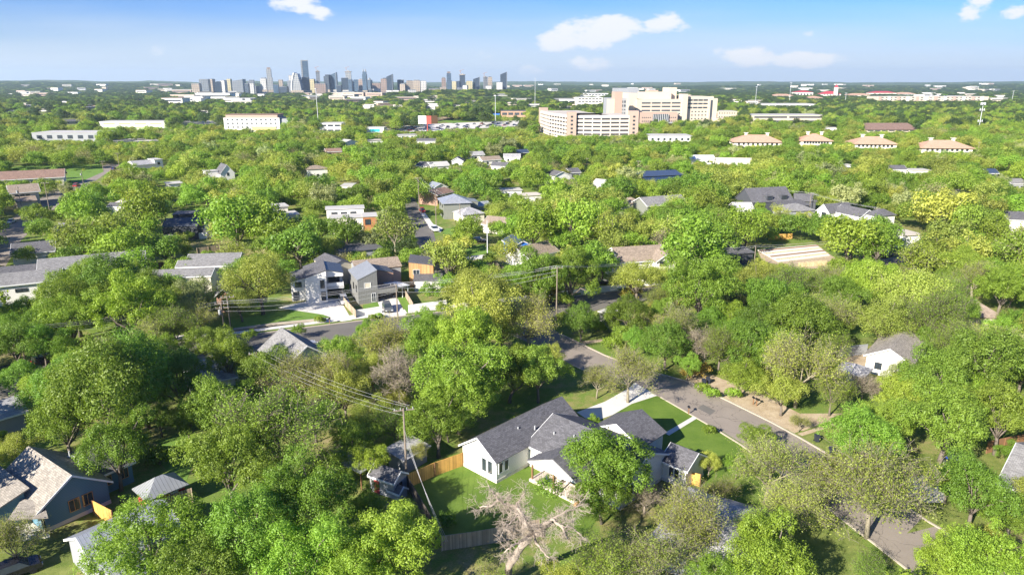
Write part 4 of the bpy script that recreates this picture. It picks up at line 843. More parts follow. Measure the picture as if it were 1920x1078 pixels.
for f in range(10):
    for g in range(6): p = G.w(-80 + f * 20, g * 14); FOOT.append((p.x, p.y, 10))
Hs = Bld('hospital', 'large sand coloured hospital with long window bands and rooftop blocks', 'hospital', (1193, 237), (1342, 236), 0.01, short='the hospital')
Wh = Hs.W; sc_ = Wh / 149.0      # metres per photo pixel across the front
def hb(x0, x1, b0, b1, z0, z1, mat='hospital', name='block'):
    m = MB(); m.hexa([Hs.w((x0 - 1193) * sc_, b0, z0), Hs.w((x1 - 1193) * sc_, b0, z0), Hs.w((x1 - 1193) * sc_, b1, z0), Hs.w((x0 - 1193) * sc_, b1, z0)], [Hs.w((x0 - 1193) * sc_, b0, z1), Hs.w((x1 - 1193) * sc_, b0, z1), Hs.w((x1 - 1193) * sc_, b1, z1), Hs.w((x0 - 1193) * sc_, b1, z1)]); return Hs.part(name, m, mat)
def hw_(x0, x1, z, h, at, n=1, gap=.25, name='window_band'):
    w_ = (x1 - x0) / n
    for i in range(n): bandwin(Hs, 'f', (x0 + i * w_ + w_ * gap / 2 - 1193) * sc_, (x0 + (i + 1) * w_ - w_ * gap / 2 - 1193) * sc_, z, h, at, name, 'offglass')
hb(1193, 1282, 0, 50, 0, 30); hb(1284, 1336, 3, 50, 0, 33); hb(1326, 1342, 0, 30, 0, 31); hb(1275, 1285, -2, 12, 0, 36); hb(1153, 1195, 18, 60, 0, 31, 'greyw'); hb(1181, 1194, 6, 40, 0, 37)
hb(1140, 1153, -30, -14, 0, 39, 'hosp_dk', 'pier'); hb(1132, 1140, -28, -14, 0, 31, 'hospital', 'pier'); hb(1181, 1222, 60, 90, 30, 42, 'greyw', 'penthouse'); hb(1212, 1262, 14, 44, 30, 38, name='penthouse'); hb(1260, 1275, 20, 44, 30, 43, name='penthouse'); hb(1222, 1240, 20, 34, 38, 40, 'hosp_dk', 'penthouse')
hb(1196, 1264, -9, 0, 0, 16, 'hosp_dk', 'front_wing'); hb(1218, 1246, -11, -9, 0, 14, 'offglass', 'entrance_glass'); hb(1216, 1330, -18, -11, 4, 5.2, 'greyw', 'canopy'); hb(1334, 1362, -14, 8, 0, 9, name='low_wing')
for k in range(9): hb(1218 + k * 3.4, 1218.5 + k * 3.4, -11.3, -11, 0, 14, 'trim', 'mullion')
for z, n in ((26, 4), (22, 4), (17.6, 4)): hw_(1200, 1274, z, 1.7, 0, n, .12)
for z, n in ((29, 4), (25, 4), (20.5, 4)): hw_(1288, 1326, z, 1.9, 3, n, .12)
for z in (16, 12, 8): hw_(1294, 1326, z, 1.4, 3, 5, .6, 'window')
for z in (10, 6): hw_(1198, 1216, z, 1.2, -9, 5, .5, 'window'); hw_(1248, 1262, z, 1.2, -9, 4, .5, 'window')
for z in (27, 22.5): hw_(1156, 1180, z, 2.6, 18, 5, .35, 'window')
for z in (18, 14): hw_(1156, 1180, z, 1.3, 18, 5, .5, 'window')
bandwin(Hs, 'f', (1329 - 1193) * sc_, (1333 - 1193) * sc_, 16, 26, 0, 'stair_glass', 'offglass'); hw_(1264, 1274, 10, 1.2, 0, 2, .4, 'window'); hw_(1264, 1274, 14, 1.2, 0, 2, .4, 'window')
keep_rect(1193, 195, 1342, 226, 1000, 5); keep_rect(1140, 180, 1192, 208, 1000, 5)
for f in range(14):
    for g in range(8): p = Hs.w(-34 + f * 12, -16 + g * 13); FOOT.append((p.x, p.y, 9))
def big(name, label, cat, x0, x1, ybase, ytop, depth, wm, rm, floors=2, roof='flat', rise=0, bands=1, nper=1, short=None, gap=.2, group=None, yb2=None, keepf=.75, pane='offglass', hf=.4):
    s = Bld(name, label, cat, (x0, ybase), (x1, yb2 or ybase), 0.01, group, short)
    c = s.w(s.W / 2, 0); dep = Q(c)[2]; ze = max(3, (ybase - ytop) * dep / F_PX - rise)
    s.vol(0, s.W, 0, depth, ze, roof, rise, wm, rm, .3 if roof == 'flat' else 1.0, trim=None)
    if bands:
        for k in range(floors):
            z = ze * (k + .55) / floors; w_ = s.W * .94 / nper
            for i in range(nper): bandwin(s, 'f', s.W * .03 + i * w_ + w_ * gap / 2, s.W * .03 + (i + 1) * w_ - w_ * gap / 2, z, ze / floors * hf, 0, 'window', pane)
    keep_rect(x0 + 2, ytop, x1 - 2, ybase - (ybase - ytop) * (1 - keepf), s.o.y + depth, 4)
    s.ze = ze; return s
big('commercial_building', 'long low grey commercial building with ribbed front, left of the green panelled offices', 'shop', 62, 185, 266, 250, 30, 'greyw', 'flatroof', 1, nper=6, short='the long grey shop building', gap=.5)
s = big('green_offices', 'white and light green two storey office row', 'office', 188, 312, 244, 229, 25, 'whitep', 'flatroof', 2, nper=4, short='the green panelled offices', pane='greenp', gap=.25)
s = big('hotel', 'white four storey hotel with brownish roof and rows of small windows', 'hotel', 422, 526, 250, 222, 22, 'whitep', 'hosp_dk', 4, nper=11, short='the white hotel', gap=.6)
m = MB(); m.hexa([s.w(s.W * .5, -.5, 3), s.w(s.W * .93, -.5, 3), s.w(s.W * .93, -.1, 3), s.w(s.W * .5, -.1, 3)], [s.w(s.W * .5, -.5, 6.5), s.w(s.W * .93, -.5, 6.5), s.w(s.W * .93, -.1, 6.5), s.w(s.W * .5, -.1, 6.5)]); s.part('accent_band', m, 'yellow')
s.vol(2, s.W - 2, 1, 21, s.ze + 3, 'flat', 0, 'hosp_dk', 'shin_brown', .5, z0=s.ze + .3); s.vol(s.W, s.W + 8, 2, 18, s.ze - 1, 'flat', 0, 'greyw', 'flatdark', 0)
big('small_office', 'small white and grey office block right of the tall light mast', 'office', 600, 641, 250, 232, 20, 'whitep', 'flatroof', 2, nper=3, short='the small white office')
s = big('orange_brick_building', 'low orange brick building with grey roof beyond the motorway', 'school', 939, 988, 220, 209, 30, 'tile', 'flatdark', 1, nper=4, short='the orange brick building')
big('blue_canopy', 'bright blue canopy beside the orange brick building', 'canopy', 924, 937, 219, 214, 8, 'bluep', 'bluep', 1, bands=0)
for i, (x0, x1, yb, yt, nm) in enumerate([(1375, 1465, 282, 252, 'leftmost'), (1500, 1558, 279, 250, 'second'), (1600, 1680, 285, 256, 'third'), (1727, 1822, 292, 264, 'rightmost')]):
    s = Bld('tile_roof_hall', '%s of the four cream buildings with terracotta hip roofs' % nm, 'office', (x0, yb), (x1, yb + 1), 0.01, 'cream buildings with terracotta hip roofs', 'the %s terracotta roof' % nm)
    dep = Q(s.w(s.W / 2, 0))[2]; k = dep / F_PX; ze = (yb - yt) * k * .55
    s.vol(0, s.W, 0, 20, ze, 'hip', 4.2, 'creamw', 'tile', 1.4, trim=None)
    for lv in (.3, .72): s.wrow('f', 9, 2, s.W - 2, ze * lv, 1.4, 1.5, bar=.2, mull=False)
    for a in (.3, .75):
        m = MB(); c = s.w(s.W * a, 12, ze + 4.4); m.obox(c, s.u * .9, s.v * .9, (0, 0, 1.0)); m.obox(c + Vector((0, 0, 1.15)), s.u * 1.5, s.v * 1.5, (0, 0, .15)); s.part('roof_vent', m, 'creamw')
    s.keep(x0, yt, x1, yb - 8, 5)
s = big('beige_office', 'two storey beige office block with dark window bands behind the terracotta roofs', 'office', 1407, 1546, 232, 217, 40, 'hospital', 'flatroof', 2, nper=2, short='the beige office block', gap=.06)
s = big('brown_roof_office', 'beige office with broad brown gable roof and open gallery', 'office', 1622, 1720, 252, 234, 45, 'hospital', 'shin_brown', 2, 'gx', 5, nper=7, short='the brown roofed office', gap=.2)
s = big('apartment_row', 'long beige and white apartment row of three storeys near the horizon, right', 'apartments', 1643, 1852, 194, 182, 50, 'hospital', 'flatroof', 3, nper=24, short='the long apartment row', gap=.5)
for k in range(12):
    m = MB(); a = s.W * (k + .3) / 12; m.obox(s.w(a, -1, s.ze / 2), s.u * s.W * .012, s.v * .8, (0, 0, s.ze / 2 + .6)); s.part('bay', m, 'whitep' if k % 2 else 'hosp_dk')
big('white_workshop', 'long low white workshop roof left of the apartment row', 'warehouse', 1425, 1534, 204, 196, 60, 'whitep', 'flatroof', 1, nper=8, short='the long white workshop')
big('white_flat_complex', 'white flat roofed low complex in front of the hospital', 'school', 1215, 1298, 268, 256, 26, 'whitep', 'flatroof', 1, nper=7, short='the white low complex', gap=.6)
big('tan_wing', 'tan low wing with small windows right of the hospital', 'office', 1345, 1385, 223, 210, 40, 'hospital', 'flatbeige', 2, nper=8, gap=.6)
big('beige_block', 'cream stepped block beyond the parking garage', 'office', 1082, 1130, 200, 184, 60, 'creamw', 'flatroof', 3, nper=7, short='the cream stepped block')
big('white_long_block', 'white long block with small windows further behind the parking garage', 'office', 1090, 1140, 186, 176, 60, 'whitep', 'flatroof', 2, nper=8)
big('pale_small_block', 'pale small stepped building left of the cream stepped block', 'office', 1050, 1082, 197, 187, 40, 'whitep', 'flatroof', 1, nper=2)
for i, (x0, x1, yb, yt, wm, rm, lab) in enumerate([(1448, 1490, 184, 177, 'creamw', 'tile', 'low cream campus hall with pale roof left of the towered hall'), (1492, 1524, 182, 171, 'creamw', 'red', 'campus hall under a red hip roof left of the towered hall'), (1514, 1546, 188, 181, 'creamw', 'tile', 'small orange roofed campus building before the towered hall'),
        (1590, 1636, 184, 176, 'creamw', 'tile', 'orange roofed campus building right of the towered hall'), (1634, 1680, 182, 172, 'creamw', 'red', 'red roofed campus building further right of the towered hall'), (1680, 1718, 181, 174, 'whitep', 'tile', 'pale campus building with orange roof left of the apartment row')]):
    s = big('campus_hall', lab, 'college building', x0, x1, yb, yt, 40, wm, rm, 1, 'hip', 5, nper=5, gap=.5)
s = big('college_hall', 'grand college hall with red steep roofs and tall clock tower on the horizon', 'college building', 1542, 1576, 184, 172, 40, 'creamw', 'red', 2, 'hip', 8, nper=6, short='the towered hall', gap=.5)
a = s.W * .68; m = MB(); m.obox(s.w(a, -2, 16), s.u * 4.5, s.v * 4.5, (0, 0, 16)); s.part('tower', m, 'creamw')
m = MB(); c = s.w(a, -2, 32)
for k in range(4):
    q = [(-5, -5), (5, -5), (5, 5), (-5, 5)]; m.face([c + s.u * q[k][0] + s.v * q[k][1], c + s.u * q[(k + 1) % 4][0] + s.v * q[(k + 1) % 4][1], c + Vector((0, 0, 9))])
s.part('spire', m, 'red'); keep_rect(1560, 155, 1572, 175, 1500, 4)
# billboard
s = thing('billboard', tuple(P(802, 250)), 'red and white roadside billboard beside the motorway', 'billboard'); c = P(802, 250); k = Q(c)[2] / F_PX
m = MB(); m.tube([c, c + Vector((0, 0, 12))], [.6, .5], 8); m.build('post', 'redp', s)
for nm_, x0, x1, mt in (('panel', -9, -1, 'trim'), ('panel', -1, 4, 'redp'), ('panel', 4, 10, 'post')):
    m = MB(); m.obox(c + Vector(((x0 + x1) / 2, -.5 + (2 if x0 == 4 else 0), 13)), ((x1 - x0) / 2, (2 if x0 == 4 else 0), 0), (0, .3, 0), (0, 0, 4)); m.build(nm_, mt, s)
keep_rect(790, 226, 814, 242, 700, 3)
s = big('service_station', 'white and teal service building beside the motorway left of the billboard', 'shop', 686, 720, 251, 240, 16, 'whitep', 'flatroof', 1, nper=1, pane='teal', gap=.4, hf=.5)

# ------------------------------------------------------------------ downtown skyline
def fac(n, wl, gl, bw, rh, mo): M[n] = facade(n, wl, gl, bw, rh, mo)
fac('tw_glass', (.10, .135, .17), (.035, .06, .09), 6, 7, .5); fac('tw_dark', (.05, .065, .08), (.02, .03, .045), 6, 7, .6); fac('tw_pale', (.30, .30, .285), (.07, .09, .11), 7, 7, 1.7)
fac('tw_beige', (.33, .27, .20), (.09, .09, .10), 7, 7, 2.0); fac('tw_white', (.48, .46, .42), (.11, .13, .15), 7, 7, 2.2); fac('tw_brown', (.26, .185, .145), (.08, .08, .08), 7, 7, 1.6); fac('tw_grey', (.18, .19, .20), (.06, .075, .09), 7, 7, 1.8); fac('tw_yellow', (.40, .35, .20), (.10, .11, .12), 7, 7, 2.2)
tcol = dict(tw_glass='blue glass', tw_dark='dark glass', tw_pale='pale grey', tw_beige='beige', tw_white='white', tw_brown='brown', tw_grey='mid grey', tw_yellow='yellowish')
C4 = lambda x: 320 + x / 5.99
C5 = lambda x: 640 + x / 5.99
TW = [(C4(240), C4(330), 400, 'tw_beige', 0), (C4(330), C4(435), 352, 'tw_grey', 0), (C4(437), C4(488), 350, 'tw_beige', 0), (C4(495), C4(565), 378, 'tw_dark', 1), (C4(568), C4(618), 365, 'tw_white', 0), (C4(622), C4(682), 350, 'tw_yellow', 1), (C4(706), C4(820), 355, 'tw_grey', 2), (C4(840), C4(885), 400, 'tw_dark', 0),
      (C4(860), C4(943), 360, 'tw_grey', 1), (C4(886), C4(935), 397, 'tw_white', 0), (C4(937), C4(1010), 430, 'tw_grey', 0), (C4(1012), C4(1078), 335, 'tw_white', 3), (C4(1080), C4(1150), 222, 'tw_pale', 4), (C4(1148), C4(1210), 415, 'tw_glass', 0), (C4(1212), C4(1262), 358, 'tw_beige', 0), (C4(1215), C4(1310), 435, 'tw_dark', 0),
      (C4(1328), C4(1372), 308, 'tw_white', 0), (C4(1316), C4(1362), 370, 'tw_grey', 0), (C4(1362), C4(1480), 285, 'tw_pale', 9), (C4(1472), C4(1562), 140, 'tw_glass', 5), (C4(1466), C4(1568), 330, 'tw_dark', 0), (C4(1562), C4(1618), 350, 'tw_yellow', 0), (C4(1628), C4(1688), 252, 'tw_grey', 6), (C4(1618), C4(1752), 400, 'tw_brown', 0),
      (C4(1728), C4(1796), 302, 'tw_dark', 1), (C4(1796), C4(1864), 280, 'tw_glass', 2), (C4(1866), C4(1916), 420, 'tw_dark', 0), (C5(2), C5(78), 337, 'tw_dark', 0), (C5(46), C5(120), 255, 'tw_pale', 6), (C5(80), C5(122), 352, 'tw_glass', 0), (C5(122), C5(198), 357, 'tw_glass', 1), (C5(196), C5(270), 347, 'tw_brown', 3), (C5(242), C5(288), 240, 'tw_glass', 7),
      (C5(292), C5(342), 345, 'tw_glass', 8), (C5(347), C5(443), 392, 'tw_brown', 3), (C5(447), C5(570), 348, 'tw_brown', 10), (C5(512), C5(574), 300, 'tw_dark', 2), (C5(632), C5(700), 358, 'tw_dark', 0), (C5(660), C5(724), 400, 'tw_beige', 3), (C5(726), C5(804), 366, 'tw_beige', 0), (C5(806), C5(888), 360, 'tw_beige', 3), (C5(891), C5(955), 370, 'tw_white', 0),
      (C5(356), C5(480), 460, 'tw_white', 0), (C5(282), C5(354), 465, 'tw_dark', 0), (C5(6), C5(164), 490, 'tw_pale', 0), (C5(972), C5(1100), 460, 'tw_brown', 0), (C5(575), C5(658), 475, 'tw_white', 0), (C5(740), C5(840), 470, 'tw_white', 0), (C5(1126), C5(1174), 330, 'tw_brown', 3), (C5(1180), C5(1242), 268, 'tw_glass', 4), (C5(1246), C5(1294), 375, 'tw_yellow', 0), (C5(1296), C5(1330), 372, 'tw_dark', 0),
      (C5(1326), C5(1394), 290, 'tw_dark', 6), (C5(1302), C5(1364), 445, 'tw_grey', 0), (C5(1366), C5(1420), 420, 'tw_white', 0), (C5(1402), C5(1474), 372, 'tw_yellow', 0), (C5(1482), C5(1550), 330, 'tw_dark', 2), (C5(1592), C5(1642), 318, 'tw_grey', 6), (C5(1644), C5(1694), 322, 'tw_beige', 3), (C5(1622), C5(1690), 425, 'tw_white', 0), (C5(1744), C5(1814), 385, 'tw_white', 0), (C5(1786), C5(1856), 272, 'tw_dark', 2), (C5(1100), C5(1180), 440, 'tw_beige', 0), (C5(1560), C5(1625), 480, 'tw_white', 0)]
ordw = ['leftmost', 'second', 'third', 'fourth', 'fifth', 'sixth', 'seventh', 'eighth', 'ninth', 'tenth', 'eleventh', 'twelfth', 'thirteenth', 'fourteenth', 'fifteenth']
cnt = {}; shp = {0: 'plain', 1: 'flat topped stepped', 2: 'slant topped', 3: 'penthouse topped', 4: 'tall stepped round crowned', 5: 'tallest', 6: 'unfinished crane topped', 7: 'twin spired', 8: 'pyramid topped', 9: 'sail shaped', 10: 'wedge shaped'}
TW.sort(key=lambda t: t[0]); tw_n = {}
for t_ in TW: tw_n[(t_[3], t_[4])] = tw_n.get((t_[3], t_[4]), 0) + 1
rs = random.Random(3)
for (x0, x1, yt, mt, sh) in TW:
    ytop = 90 + yt / 5.99; D = 2950 + rs.uniform(-90, 160) - (160 if yt > 395 else 0); g = P(x0, 179); 
    k = D * CP / F_PX; X0 = (x0 - CXP) * k * 1.045; X1 = (x1 - CXP) * k * 1.045
    # solve height so that the roof projects on ytop
    def top_at(yp, Y=D): r = ray(CXP, yp); return CAM_H + r[2] / r[1] * Y
    X0 = (x0 - CXP) / F_PX * (D * CP + 0); X1 = (x1 - CXP) / F_PX * (D * CP + 0); H_ = top_at(ytop); Wd = X1 - X0
    key = (mt, sh); i = cnt.get(key, 0); cnt[key] = i + 1
    pos = '' if tw_n[key] == 1 else (', %s of its look from the left' % ordw[i])
    lab = '%s %s %s in the skyline%s' % (shp[sh], tcol[mt], 'tower' if H_ > 62 else 'block', pos)
    c = ((X0 + X1) / 2, D, 0); t = thing('skyscraper' if H_ > 62 else 'downtown_block', c, lab, 'tower' if H_ > 62 else 'building', 'downtown towers')
    dp = min(45, max(24, Wd * .9)); rz = rs.uniform(-.18, .3) if sh not in (9, 10) else 0; cs, sn = math.cos(rz), math.sin(rz)
    sx = Wd / (abs(cs) + abs(sn) * .9) if sh not in (9, 10) else Wd
    def bx(nm, dx, dy, sx_, sy_, z0, z1, m_=mt):
        b = MB(); b.box((c[0] + dx * cs - dy * sn, D + dx * sn + dy * cs, (z0 + z1) / 2), sx_, sy_, z1 - z0, rz); return b.build(nm, m_, t)
    def pr(nm, poly, m_=mt, y0=-dp / 2, y1=dp / 2):   # profile x,z extruded in depth
        b = MB(); b.hexa([(c[0] + p[0], D + y0, p[1]) for p in poly], [(c[0] + p[0], D + y1, p[1]) for p in poly]); return b.build(nm, m_, t)
    hW = Wd / 2
    if sh == 9:   # sail
        pl = [(-hW, 0), (hW, 0)] + [(hW - (hW * .85) * (q / 6) ** 1.5 * .75, H_ * (.97) * q / 6) for q in range(1, 7)] + [(-hW * .35, H_)] + [(-hW + hW * .65 * (q / 6) ** 2.2, H_ * q / 6) for q in range(5, 0, -1)]
        pr('tower_body', pl); pr('fin', [(-hW * 1.06, 0), (-hW * .9, 0)] + [(-hW * .9 + hW * .7 * (q / 6) ** 2.2, H_ * 1.0 * q / 6) for q in range(1, 7)] + [(-hW * 1.06 + hW * .7 * (q / 6) ** 2.2, H_ * 1.03 * q / 6) for q in range(6, 0, -1)], 'trim', -dp / 2 - 3, dp / 2 + 3)
    elif sh == 10:
        pr('tower_body', [(-hW, 0), (hW, 0), (hW * .95, H_ * .22), (hW * .1, H_), (-hW * .9, H_)]); pr('roof_block', [(-hW * .6, H_), (-hW * .1, H_), (-hW * .1, H_ + 3), (-hW * .6, H_ + 3)], 'tw_dark', -8, 8)
    elif sh == 2:
        pr('tower_body', [(-hW, 0), (hW, 0), (hW, H_), (-hW, H_ * .88)]); pr('corner_fin', [(hW, 0), (hW + 2, 0), (hW + 2, H_ * 1.02), (hW, H_)], 'tw_grey')
    elif sh == 4:
        bx('tower_body', 0, 0, sx, dp, 0, H_ * .62); bx('upper_body', -sx * .04, 0, sx * .85, dp * .85, H_ * .62, H_ * .93); bx('crown', -sx * .04, 0, sx * .6, dp * .6, H_ * .93, H_, 'tw_brown')
    elif sh == 5:
        bx('tower_body', 0, 0, sx, dp, 0, H_ - 3); bx('crown', 0, 0, sx * 1.03, dp * 1.03, H_ - 3, H_, 'tw_pale'); bx('side_strip', -sx * .4, -1.5, sx * .2, dp, 0, H_ - 3.5, 'tw_pale')
    elif sh == 6:
        bx('tower_body', 0, 0, sx * .86, dp * .8, 0, H_ * .93); bx('slab_edge', 0, 0, sx, dp, H_ * .93, H_ * .96, 'tw_beige'); bx('core', 0, 0, sx * .4, dp * .4, H_ * .96, H_, 'tw_pale')
        b = MB(); p = Vector((c[0] - sx * .3, D, H_)); b.tube([p, p + Vector((0, 0, 12))], [.7, .7], 5); b.tube([p + Vector((-6, 0, 9)), p + Vector((13, 0, 15))], [.5, .5], 5); b.build('crane', 'orange', t)
    elif sh == 7:
        bx('tower_body', 0, 0, sx, dp, 0, H_ * .8); bx('upper_body', 0, 0, sx * .8, dp * .8, H_ * .8, H_ * .9)
        for q in (-1, 1): b = MB(); p = Vector((c[0] + q * sx * .28, D, H_ * .9)); b.tube([p, p + Vector((0, 0, H_ * .12))], [3, .5], 4); b.build('spire', 'tw_pale', t)
    elif sh == 8:
        bx('tower_body', 0, 0, sx, dp, 0, H_ * .9); b = MB(); p = Vector((c[0], D, H_ * .9)); b.tube([p, p + Vector((0, 0, H_ * .16))], [sx * .55, .5], 4); b.build('pyramid_roof', 'tw_pale', t)
    elif sh == 3:
        bx('tower_body', 0, 0, sx, dp, 0, H_ * .94); bx('penthouse', 0, 0, sx * .7, dp * .7, H_ * .94, H_, 'tw_grey')
    elif sh == 1:
        bx('tower_body', 0, 0, sx, dp, 0, H_ * .92); bx('upper_body', sx * .12, 0, sx * .72, dp * .8, H_ * .92, H_)
    else:
        bx('tower_body', 0, 0, sx, dp, 0, H_ - 1.5); bx('parapet', 0, 0, sx * .9, dp * .9, H_ - 1.5, H_, 'tw_grey')
    if H_ > 60: bx('podium', sx * .1, -4, sx * 1.2, dp * 1.2, 0, 16, rs.choice(['tw_white', 'tw_beige', 'tw_grey']))
keep_rect(430, 160, 700, 174, 2700, 6); keep_rect(700, 160, 950, 170, 2700, 6)
LAND.append(('the downtown skyline', Vector((-400, 2900, 60)), None))

# ------------------------------------------------------------------ far pale buildings: copies of a few meshes
far_src = []
for i, (sx, sy, sz, wm, rm) in enumerate([(46, 20, 7, 'whitep', 'flatroof'), (70, 26, 6, 'creamw', 'flatroof'), (28, 20, 9, 'whitep', 'flatbeige'), (40, 30, 8, 'hospital', 'flatroof'), (34, 24, 8, 'creamw', 'shin_tan'), (60, 18, 9, 'hosp_dk', 'flatbeige')]):
    a = MB(); a.box((0, 0, sz / 2), sx, sy, sz); b = MB(); b.box((0, 0, sz + .4), sx + 1, sy + 1, .8); c = MB(); c.box((0, -sy / 2 - .06, sz * .55), sx * .86, .12, sz * .28)
    far_src.append((a.mesh('wall', wm), b.mesh('roof', rm), c.mesh('window_band', 'offglass')))
FARSPOT = []
def farb(x, y, i, sc=1.0, rz=None):
    r_ = ray(x, y); n_ = math.hypot(r_[0], r_[1]); tt = None; s_ = 500
    while s_ < 12000:
        t_ = s_ / n_
        if CAM_H + r_[2] * t_ < hgt(r_[0] * t_, r_[1] * t_): tt = t_; break
        s_ += 25
    if tt is None: return None
    g = (r_[0] * tt, r_[1] * tt); FARSPOT.append((x, y)); FOOT.append((g[0], g[1], 26 * sc))
    w_ = 16 * sc * F_PX / s_; keep_rect(x - w_, y - 3, x + w_, y - .5, g[1] - 30, 2.5)
    return (g[0], g[1], hgt(*g)), i, sc, rs.uniform(-.6, .6) if rz is None else rz
farlist = []
def scatter(n, x0, x1, y0, y1, s0, s1):
    for _ in range(n): farlist.append(farb(rs.uniform(x0, x1), rs.uniform(y0, y1), rs.randrange(6), rs.uniform(s0, s1)))
scatter(14, 330, 470, 180, 195, .9, 1.5); scatter(14, 380, 500, 172, 181, .9, 1.5); scatter(20, 180, 460, 160, 176, .9, 1.7); scatter(10, 0, 180, 158, 180, .8, 1.5); scatter(20, 950, 1300, 158, 176, .8, 1.6)
scatter(24, 1300, 1910, 157, 172, .8, 1.6); scatter(10, 1720, 1910, 176, 192, .9, 1.5); scatter(26, 640, 1120, 180, 206, .5, .9); scatter(10, 480, 800, 170, 181, .8, 1.2); scatter(14, 1150, 1450, 180, 196, .6, 1); scatter(8, 40, 400, 190, 215, .5, .8); scatter(14, 560, 700, 178, 190, .7, 1.3)
farlist.append(farb(48, 181, 1, 1.4, 0)); farlist.append(farb(80, 181, 5, 1.2, 0)); farlist.append(farb(405, 186, 0, 2.2, 0))
farlist = [q for q in farlist if q]
FW = ['leftmost', 'second', 'third', 'fourth', 'fifth', 'sixth', 'seventh', 'eighth', 'ninth', 'tenth', 'eleventh', 'twelfth', 'thirteenth', 'fourteenth', 'fifteenth', 'sixteenth', 'seventeenth', 'eighteenth', 'nineteenth', 'twentieth']
NM = ['longish white', 'long cream', 'compact white', 'sand coloured', 'tan roofed cream', 'rose beige']
ZX = ['far left', 'left', 'left of skyline', 'below skyline', 'right of skyline', 'right of centre', 'right', 'far right']
def zlab(e):
    px = Q(e[0]); zx = ZX[max(0, min(7, int(px[0] // 240)))]; zy = 'on the wooded horizon' if px[1] < 168 else 'in the distant woods' if px[1] < 184 else 'among nearer woods'
    return '%s building %s, %s' % (NM[e[1]], zy, zx), px[0]
zg = {}
for n_, e in enumerate(farlist): zg.setdefault(zlab(e)[0], []).append((zlab(e)[1], n_))
flab = {}
for lb, L in zg.items():
    L.sort()
    for i, (_, n_) in enumerate(L): flab[n_] = 'tiny ' + lb + ('' if len(L) == 1 else (', %s from left' % FW[min(i, 19)] if i else ', leftmost one'))
for n_, (q, i, sc, rz) in enumerate(farlist):
    o = thing('distant_building', q, flab[n_], 'building', 'distant pale buildings')
    o.scale = (sc, sc, sc); o.rotation_euler.z = rz
    for nm_, me_ in zip(('wall', 'roof', 'window_band'), far_src[i]):
        ch = bpy.data.objects.new(nm_, me_); COL.objects.link(ch); ch.parent = o

# ------------------------------------------------------------------ masts and the mobile tower
def mast(x, yt, yb, label, kind='light'):
    b = P(x, yb); k = Q(b)[2] / F_PX; h = (yb - yt) * k / math.cos(.1); t = thing('light_mast' if kind == 'light' else 'tower_mast', tuple(b), label, 'mast')
    r = max(.32, .35 * k); m = MB(); m.tube([b, b + Vector((0, 0, h))], [r, r * .7], 8); m.build('pole', 'pole_grey', t)
    if kind == 'light':
        m = MB(); m.tube([b + Vector((0, 0, h - .6)), b + Vector((0, 0, h))], [2.0 * max(.6, k), 2.0 * max(.6, k)], 10); m.build('lamp_ring', 'pole_grey', t)
    return t, b, h, r
for a in [(598, 170, 247, 'tall grey light mast left of the small white office'), (929, 182, 236, 'light mast standing beside the motorway'), (1415, 165, 207, 'light mast right of the hospital, left of a similar one'), (1479, 157, 199, 'light mast behind the beige office block'), (1583, 176, 204, 'light mast right of the long white workshop'), (1743, 175, 198, 'light mast in front of the apartment row'), (1896, 172, 196, 'light mast near the right edge at the horizon')]: mast(*a)
t, b, h, r = mast(1003, 148, 205, 'thin radio mast rising above the horizon left of the hospital', 'radio')
t, b, h, r = mast(1833, 196, 254, 'mobile phone tower with three antenna rings', 'cell'); LAND.append(('the mobile phone tower', b + Vector((0, 0, 20)), None))
for fz, n in ((.98, 8), (.8, 6), (.45, 6)):
    for j in range(n):
        an = 2 * PI * j / n; m = MB(); p = b + Vector((math.cos(an) * 1.9, math.sin(an) * 1.9, h * fz)); m.box(p, .4, .5, 2.2, an); m.tube([b + Vector((0, 0, h * fz)), p], [.12, .12], 4); m.build('antenna', 'pole_grey', t)
keep_rect(1826, 196, 1840, 250, 500, 5); keep_rect(596, 175, 600, 240, 600, 4)

# ------------------------------------------------------------------ utility poles and cables
def pole(x, yt, yb, label, arm=1, tr=0, xb=None, mat='pole'):
    b = P(xb or x, yb); q = Q(b); 
    h = 8
    for _ in range(8): # height so the top reaches yt
        h += (Q(b + Vector((0, 0, h)))[1] - yt) * q[2] / F_PX
    t = thing('utility_pole', tuple(b), label, 'pole'); m = MB(); m.tube([b, b + Vector((0, 0, h))], [.15, .11], 8); m.build('pole', mat, t)
    for k in range(arm):
        m = MB(); m.box(b + Vector((0, .16, h - .35 - k * .9)), 2.6, .13, .14, .25); m.build('crossarm', mat, t)
        for j in (-1.15, -.4, .4, 1.15):
            m = MB(); p = b + Vector((j * .97, .16 + j * .25, h - .28 - k * .9)); m.tube([p, p + Vector((0, 0, .28))], [.06, .05], 6); m.build('insulator', 'insul', t)
    for j in range(tr):
        an = j * 2.1 - 2.2; p = b + Vector((.5 * math.cos(an), .5 * math.sin(an), h - 2.4)); m = MB(); m.tube([p, p + Vector((0, 0, 1.0))], [.27, .27], 10); m.build('transformer', 'insul', t)
    keep_rect(x - 2, yt, (xb or x) + 2, yt + (yb - yt) * .75, b.y, 4)
    return t, b, h
PL = {}
